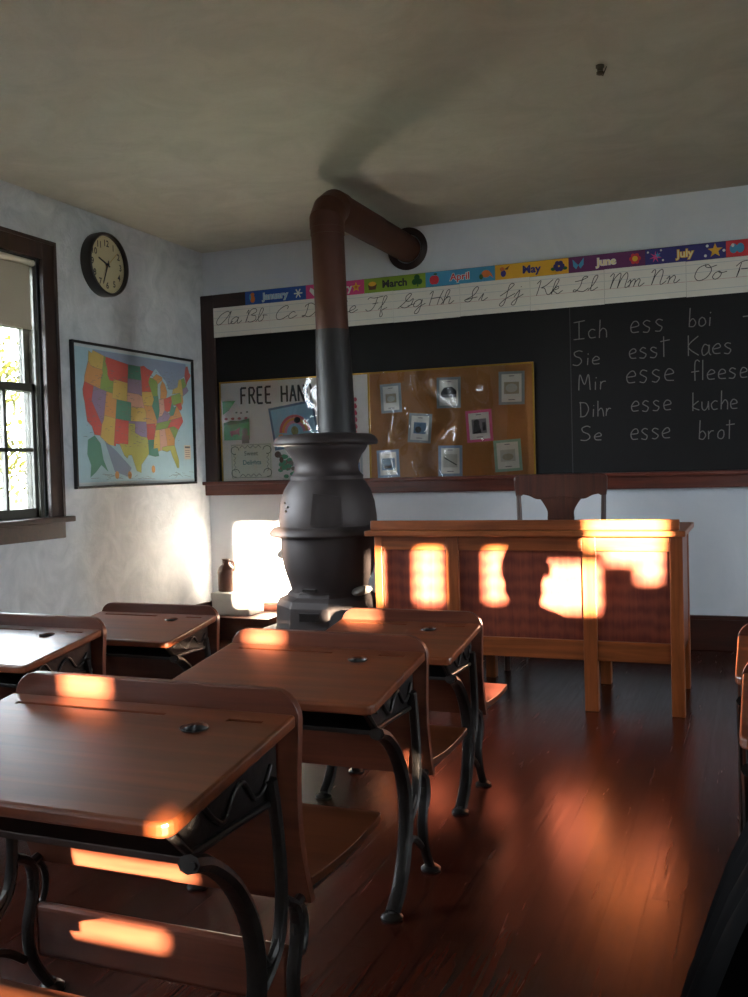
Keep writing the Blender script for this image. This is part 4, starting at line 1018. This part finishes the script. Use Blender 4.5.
def school_desk(x0, x1, y, hl, label, foot=False, group='school desks with seats in rows', top=True):
    k = hl / .629
    t = thing('school_desk', label, 'school desk', ((x0+x1)/2, y, 0), group)
    w = (x1-x0)/2
    # ---- curved back board: desk lip above, backrest of the seat in front below
    zt, zb_, r = .629*k, .258*k, .055
    def yback(z):
        s = (z/k-.292)/(.629-.292)
        return (.018*(1-s) - .028*math.sin(PI*min(1, s*1.15))*(1-s*.6))*k
    zs = [zb_ + (zt-r-zb_)*i/12 for i in range(13)] + [zt-r + r*math.sin(PI/2*i/8) for i in range(1, 9)]
    fr, bk = [], []
    for z in zs:
        hw = w if z <= zt-r else w - r + math.sqrt(max(0, r*r-(z-(zt-r))**2))
        hw = max(hw, .01)
        row = [(-hw + 2*hw*j/16, yback(z), z) for j in range(17)]
        fr.append([(p[0], p[1]-.009, p[2]) for p in row]); bk.append([(p[0], p[1]+.009, p[2]) for p in row])
    m = MB(); m.sheet(fr, bk); obj('back_board', m, M_lip, t, .005, True, 3)
    # ---- sloped top
    yt0, yt1 = -.012*k, -.385*k
    zt0, zt1 = .590*k, .540*k
    sl = (zt0-zt1)/(yt0-yt1)
    out = [(-w+.002, yt0), (w-.002, yt0)] + [(w-.022+.022*math.cos(a), yt1+.022-.022*math.sin(a)) for a in [PI/2*i/4 for i in range(5)]] + [(-w+.022-.022*math.sin(a), yt1+.022-.022*math.cos(a)) for a in [PI/2*i/4 for i in range(5)]]
    m = MB(); n = len(out)
    vs = [(a, b, zt0+(b-yt0)*sl) for a, b in out] + [(a, b, zt0+(b-yt0)*sl-.024) for a, b in out]
    m.add(vs, [tuple(range(n)), tuple(range(2*n-1, n-1, -1))] + [(i, n+i, n+(i+1) % n, (i+1) % n) for i in range(n)])
    dt = obj('desk_top', m, M_desk, t, .006, True, 3)
    ix, iy = w-.155, -.095*k; iz = zt0+(iy-yt0)*sl
    c1 = MB(); c1.lathe([(.024, iz-.06), (.024, iz+.06)], ix, iy, 24)
    gy = -.055*k; gz = zt0+(gy-yt0)*sl
    c2 = MB(); c2.box(-w+.05, ix-.09, gy-.006, gy+.006, gz-.0035, gz+.02)
    c3 = MB(); c3.box(ix+.04, w-.045, gy-.006, gy+.006, gz-.0035, gz+.02)
    boolean_cut(dt, [c1, c2, c3])
    for p in dt.data.polygons: p.use_smooth = False
    m = MB(); m.lathe([(.0001, iz-.045), (.023, iz-.045), (.023, iz-.004), (.026, iz+.0015), (.027, iz+.0005)], ix, iy, 24, closed=False); tag(obj('inkwell', m, M_black, t, smooth=True))
    # ---- book box under the top
    def zu(yy): return zt0+(yy-yt0)*sl-.0245
    prof = [(-.36*k, zu(-.36*k)), (-.345*k, .505*k), (-.30*k, .462*k), (-.28*k, .452*k), (-.035*k, .452*k), (-.035*k, zu(-.035*k))]
    for s in (-1, 1):
        m = MB(); xa = s*(w-.035); m.prism(prof, 0, xa-.005, xa+.005)
        e = s*.008                                             # raised scroll relief
        sc = spline([(xa+e, (-.30+.03*i)*k, (.50+.022*math.sin(i*1.7))*k) for i in range(9)], 4); m.tube(sc, .005, 6)
        m.tube([(xa+e, -.345*k, .508*k), (xa+e, -.30*k, .465*k), (xa+e, -.04*k, .458*k)], .007, 6)
        obj('box_side', m, M_iron, t, .002)
    m = MB(); m.box(-w+.04, w-.04, -.30*k, -.03*k, .448*k, .460*k); m.box(-w+.04, w-.04, -.04*k, -.03*k, .46*k, .56*k); obj('book_shelf', m, flat('dark_box_wood', '#2b1a14', .5) if 'box' not in CACHE else CACHE['box'], t, .002)
    CACHE['box'] = t.children[-1].data.materials[0]
    # ---- iron stands
    for s in (-1, 1):
        X = s*(w-.02)
        P = lambda l: spline([(X + (q[2] if len(q) > 2 else 0)*s, q[0]*k, q[1]*k) for q in l], 4)
        m = MB(); F = ((1, 0, 0), 1.0, .75)
        near = P([(-.315, .458), (-.27, .440), (-.205, .385), (-.155, .305), (-.138, .215), (-.155, .13), (-.195, .055), (-.245, .012)])
        m.tube(near, [.0195]*len(near), 8, F)
        m.tube([(p[0]+s*.008, p[1]-.004, p[2]) for p in near], .006, 6)       # outer rib
        up = P([(-.075, .50), (-.055, .40), (-.05, .30), (-.07, .225), (-.125, .185)])
        m.tube(up, [.013]*len(up), 8, F)
        far = P([(-.045, .29), (-.005, .262), (.0, .21), (-.018, .145), (-.008, .08), (.035, .012)])
        m.tube(far, [.014]*len(far), 8, F)
        br = P([(-.15, .10), (-.115, .135), (-.075, .125), (-.03, .09)]); m.tube(br, .009, 6)
        br = P([(-.05, .25), (-.10, .215), (-.13, .25)]); m.tube(br, .008, 6)
        lg = obj('iron_leg', m, M_iron, t, smooth=True)
        for yy in (-.25, .04):
            m = MB(); m.lathe([(.026, 0), (.027, .006), (.018, .013), (.010, .016), (.008, .022)], X, yy*k, 12); obj('foot_pad', m, M_iron, lg, smooth=True)
        m = MB(); a = P([(-.01, .262), (.05, .272), (.16, .268), (.27, .268)]); m.tube(a, .010, 8)
        hg = P([(.0, .268), (.028, .245), (.034, .205), (.018, .175), (.0, .195), (-.004, .235)]); m.tube(hg, .007, 8)
        tag(obj('seat_bracket', m, M_iron, t, smooth=True))
    # ---- seat that folds out in front
    fr, bk = [], []
    rr = .05
    y0s, y1s = .032*k, .395*k
    ys = [y0s + (y1s-rr-y0s)*i/10 for i in range(11)] + [y1s-rr + rr*math.sin(PI/2*i/6) for i in range(1, 7)]
    for yy in ys:
        hw = w-.004 if yy <= y1s-rr else w-.004 - rr + math.sqrt(max(0, rr*rr-(yy-(y1s-rr))**2))
        z = .288*k + .012*((yy-y0s)/(y1s-y0s)*2-1)**2 - (.02*max(0, (yy-(y1s-.05))/.05)**2)
        row = [(-hw+2*hw*j/12, yy, z) for j in range(13)]
        fr.append(row); bk.append([(p[0], p[1], p[2]-.018) for p in row])
    m = MB(); m.sheet(fr, bk); obj('seat', m, M_seat, t, .005, True, 3)
    if foot:
        m = MB(); m.box(-w+.03, w-.03, -.012, .012, .095, .205); obj('foot_board', m, M_lip, t, .012, False, 3)
    return t
CACHE = {}
school_desk(2.045, 2.682, -4.09, .675, 'large school desk in front, its lip sunlit and its corner nearest', True)
school_desk(2.075, 2.650, -3.285, .629, 'school desk second in the middle column, behind the nearest large desk')
school_desk(2.105, 2.605, -2.592, .585, "smaller school desk next to the teacher's desk, lip sunlit at its left end")
school_desk(.985, 1.525, -2.45, .553, 'small school desk nearest the corner, its open book box showing')
school_desk(.90, 1.475, -3.07, .605, 'school desk at the left edge below the window, top shining with window light')
school_desk(3.384, 3.90, -2.66, .592, 'farther school desk at the right edge of the picture')
school_desk(3.405, 3.95, -3.30, .62, 'school desk at the right edge with the black clad person seated at it')
school_desk(3.44, 4.02, -4.29, .675, 'school desk whose seat carries the person in black')
school_desk(2.08, 2.662, -5.09, .81, 'desk behind the nearest large desk, only its seat edge showing at bottom left')

# ------------------------------------------------------------------ ceiling hook
t = thing('ceiling_hook', 'small metal hook plate on the ceiling, upper right', 'hook', (2.922, -1.938, H)); t.scale = (.72, .72, .72)
m = MB(); m.lathe([(.022, 0), (.022, -.012), (.016, -.016), (.014, -.03), (.019, -.034), (.019, -.044), (.008, -.05)], n=20); obj('plate', m, flat('hook_metal', '#4d4a3d', .35, metal=.7), t, smooth=True)
m = MB(); m.tube([(0, 0, -.045), (.014, 0, -.055), (.02, 0, -.04), (.03, .02, -.004)], .0025, 6); obj('wire', m, M_iron, t, smooth=True)

# ------------------------------------------------------------------ seated person at the right edge
pe = thing('person', 'person in black clothing seated at the right edge, back to the camera', 'person', (3.73, -4.05, 0))
PX, PY = 3.73, -3.85
def skin_mesh(name, verts, edges, mat, parent, sub=2, rootv=0):
    me = bpy.data.meshes.new(name)
    me.from_pydata([(v[0]-PX, v[1]-PY, v[2]) for v in verts], edges, [])
    o = bpy.data.objects.new(name, me); COL.objects.link(o)
    sk = o.modifiers.new('skin', 'SKIN')
    for i, v in enumerate(verts):
        rr_ = v[3]
        me.skin_vertices[0].data[i].radius = rr_ if isinstance(rr_, tuple) else (rr_, rr_)
        me.skin_vertices[0].data[i].use_root = (i == rootv)
    sb = o.modifiers.new('sub', 'SUBSURF'); sb.levels = sub; sb.render_levels = sub
    bpy.context.view_layer.update()
    dg = bpy.context.evaluated_depsgraph_get()
    nm = bpy.data.meshes.new_from_object(o.evaluated_get(dg))
    o.modifiers.clear(); o.data = nm; bpy.data.meshes.remove(me)
    nm.materials.clear(); nm.materials.append(mat)
    for p in nm.polygons: p.use_smooth = True
    o.parent = parent
    return o
V = [(3.73, -3.86, .40, .07), (3.73, -3.87, .56, .09), (3.735, -3.86, .72, .11), (3.74, -3.83, .83, .075), (3.742, -3.81, .895, .045), (3.744, -3.78, .955, .062), (3.745, -3.77, 1.03, .088), (3.745, -3.775, 1.10, .07),
     (3.57, -3.82, .80, .05), (3.53, -3.72, .62, .04), (3.60, -3.50, .605, .028), (3.90, -3.82, .80, .05), (3.94, -3.72, .62, .04), (3.86, -3.50, .605, .028),
     (3.63, -3.84, .38, .05), (3.480, -3.50, .352, .04), (3.487, -3.46, .09, .026), (3.49, -3.41, .045, .026), (3.83, -3.84, .38, .05), (3.87, -3.50, .352, .04), (3.87, -3.46, .09, .026), (3.87, -3.41, .045, .026)]
Ed = [(0,1),(1,2),(2,3),(3,4),(4,5),(5,6),(6,7),(3,8),(8,9),(9,10),(3,11),(11,12),(12,13),(0,14),(14,15),(15,16),(16,17),(0,18),(18,19),(19,20),(20,21)]
body = skin_mesh('body', V, Ed, M_skin, pe)
# hands resting on the desk top: palm and five separate fingers
for s, hx in ((1, 3.60), (-1, 3.86)):
    hz, hy = .606, -3.50
    Vh = [(hx, hy, hz, .022), (hx+s*.008, hy+.05, hz-.002, (.034, .016))]; Eh = [(0, 1)]
    for q, (dx, l) in enumerate(((-.030, .060), (-.011, .072), (.009, .070), (.028, .055))):
        b = len(Vh); bx_ = hx+s*.008+dx
        Vh += [(bx_, hy+.075, hz, .0095), (bx_+dx*.1, hy+.075+l*.55, hz+.004, .0085), (bx_+dx*.15, hy+.075+l, hz-.010, .007)]; Eh += [(1, b), (b, b+1), (b+1, b+2)]
    b = len(Vh); Vh += [(hx+s*.040, hy+.045, hz-.004, .010), (hx+s*.052, hy+.078, hz-.006, .008)]; Eh += [(0, b), (b, b+1)]
    skin_mesh('hand', Vh, Eh, M_skin, pe)
# clothes
Vc = [(3.73, -3.87, .36, (.17, .14)), (3.73, -3.87, .56, (.15, .115)), (3.735, -3.86, .72, (.165, .12)), (3.74, -3.835, .83, (.10, .08)), (3.742, -3.82, .875, .05),
      (3.56, -3.82, .80, .066), (3.52, -3.72, .62, .054), (3.595, -3.51, .607, .038), (3.91, -3.82, .80, .066), (3.95, -3.72, .62, .054), (3.865, -3.51, .607, .038)]
skin_mesh('coat', Vc, [(0,1),(1,2),(2,3),(3,4),(3,5),(5,6),(6,7),(3,8),(8,9),(9,10)], M_coat, pe)
Vt = [(3.73, -3.87, .41, .13), (3.62, -3.84, .385, .082), (3.478, -3.50, .352, .074), (3.485, -3.46, .22, .056), (3.49, -3.46, .055, .05), (3.84, -3.84, .385, .082), (3.87, -3.50, .352, .074), (3.87, -3.46, .22, .056), (3.87, -3.46, .055, .05)]
skin_mesh('trousers', Vt, [(0,1),(1,2),(2,3),(3,4),(0,5),(5,6),(6,7),(7,8)], M_coat, pe)
for x in (3.49, 3.87):
    m = MB(); m.ball((x-PX, -3.41-PY, .035), (.045, .12, .036), 14, 8); obj('shoe', m, M_black, pe, smooth=True)
# coat tail hanging over the near side of the seat
fr, bk = [], []
prof = [(3.53, .50), (3.47, .478), (3.438, .44), (3.405, .37), (3.372, .285), (3.338, .19), (3.315, .10), (3.30, -.02)]
for x, z in prof:
    row = [(x-PX + .010*math.sin(j*1.5+z*6), -4.06+.30*j/14-PY, z+.05) for j in range(15)]
    fr.append(row); bk.append([((3.64-PX if z < .29 else p[0]+.06), p[1], p[2]-.004) for p in row])
m = MB(); m.sheet(fr, bk); obj('coat_tail', m, M_coat, pe, 0, True)
m = MB(); m.ball((3.745-PX, -3.795-PY, 1.05), (.096, .108, .125), 24, 16); m.v = [(x, min(y, .055+.10*max(0, z-1.03)/.1), z) for x, y, z in m.v]; m.ball((3.745-PX, -3.845-PY, .965), (.07, .045, .06), 14, 10); obj('hair', m, M_hair, pe, smooth=True)
m = MB()
for s in (-1, 1):
    m = MB(); m.ball((3.745+s*.032-PX, -3.69-PY, 1.04), .011, 8, 6); obj('eye', m, M_white, pe, smooth=True)
m = MB(); m.ball((3.745-PX, -3.672-PY, 1.015), (.014, .022, .022), 10, 8); obj('nose', m, M_skin, pe, smooth=True)
m = MB(); m.ball((3.745-PX, -3.690-PY, .978), (.026, .012, .008), 10, 6); obj('mouth', m, C('lips', '#9a5a50'), pe, smooth=True)
m = MB()
for s in (-1, 1):
    m = MB(); m.ball((3.745+s*.092-PX, -3.77-PY, 1.03), (.012, .022, .03), 8, 6); obj('ear', m, M_skin, pe, smooth=True)

# ------------------------------------------------------------------ light, camera, view
W = bpy.data.worlds.new('sky'); S.world = W; W.use_nodes = True
bg = W.node_tree.nodes['Background']
bg.inputs['Color'].default_value = (.82, .92, 1.0, 1); bg.inputs['Strength'].default_value = 54.0
sun = bpy.data.lights.new('sun', 'SUN'); sun.energy = 240; sun.color = (1.0, .80, .58); sun.angle = math.radians(.53)
so = bpy.data.objects.new('sun', sun); COL.objects.link(so)
d = Vector((-SK, 1, -SM)).normalized()
so.rotation_euler = d.to_track_quat('-Z', 'Y').to_euler(); so.location = (8, -14, 4)
for a, b in WIN + [RWIN]:                                       # sampling portals in the window openings
    pl = bpy.data.lights.new('window_portal', 'AREA'); pl.shape = 'RECTANGLE'; pl.size = WZ1-WZ0; pl.size_y = b-a; pl.cycles.is_portal = True
    po = bpy.data.objects.new('window_portal', pl); COL.objects.link(po)
    po.location = (-.14, (a+b)/2, (WZ0+WZ1)/2); po.rotation_euler = (0, -PI/2, 0)
    if (a, b) == RWIN: po.location.x = RX+.14; po.rotation_euler = (0, PI/2, 0)

cam = bpy.data.cameras.new('camera'); co = bpy.data.objects.new('camera', cam); COL.objects.link(co)
cam.sensor_fit = 'VERTICAL'; cam.sensor_height = 36; cam.lens = 957.96/997*36; cam.clip_start = .05
r = Vector((.92837074, .37068061, -.02690102)); u = Vector((.01279498, .04046152, .99909917)); f = Vector((-.37143514, .92787863, -.03282044))
co.matrix_world = Matrix(((r.x, u.x, -f.x, 3.44306923), (r.y, u.y, -f.y, -5.60946860), (r.z, u.z, -f.z, 1.0668), (0, 0, 0, 1)))
S.camera = co
S.view_settings.view_transform = 'Standard'; S.view_settings.look = 'None'; S.view_settings.gamma = 1; S.view_settings.exposure = 0; S.view_settings.use_curve_mapping = False
try:
    S.cycles.use_denoising = True; S.cycles.denoiser = 'OPENIMAGEDENOISE'
    S.cycles.max_bounces = 12; S.cycles.diffuse_bounces = 6; S.cycles.glossy_bounces = 4; S.cycles.transparent_max_bounces = 16
    S.cycles.sample_clamp_indirect = 40; S.cycles.use_adaptive_sampling = False
except Exception: pass
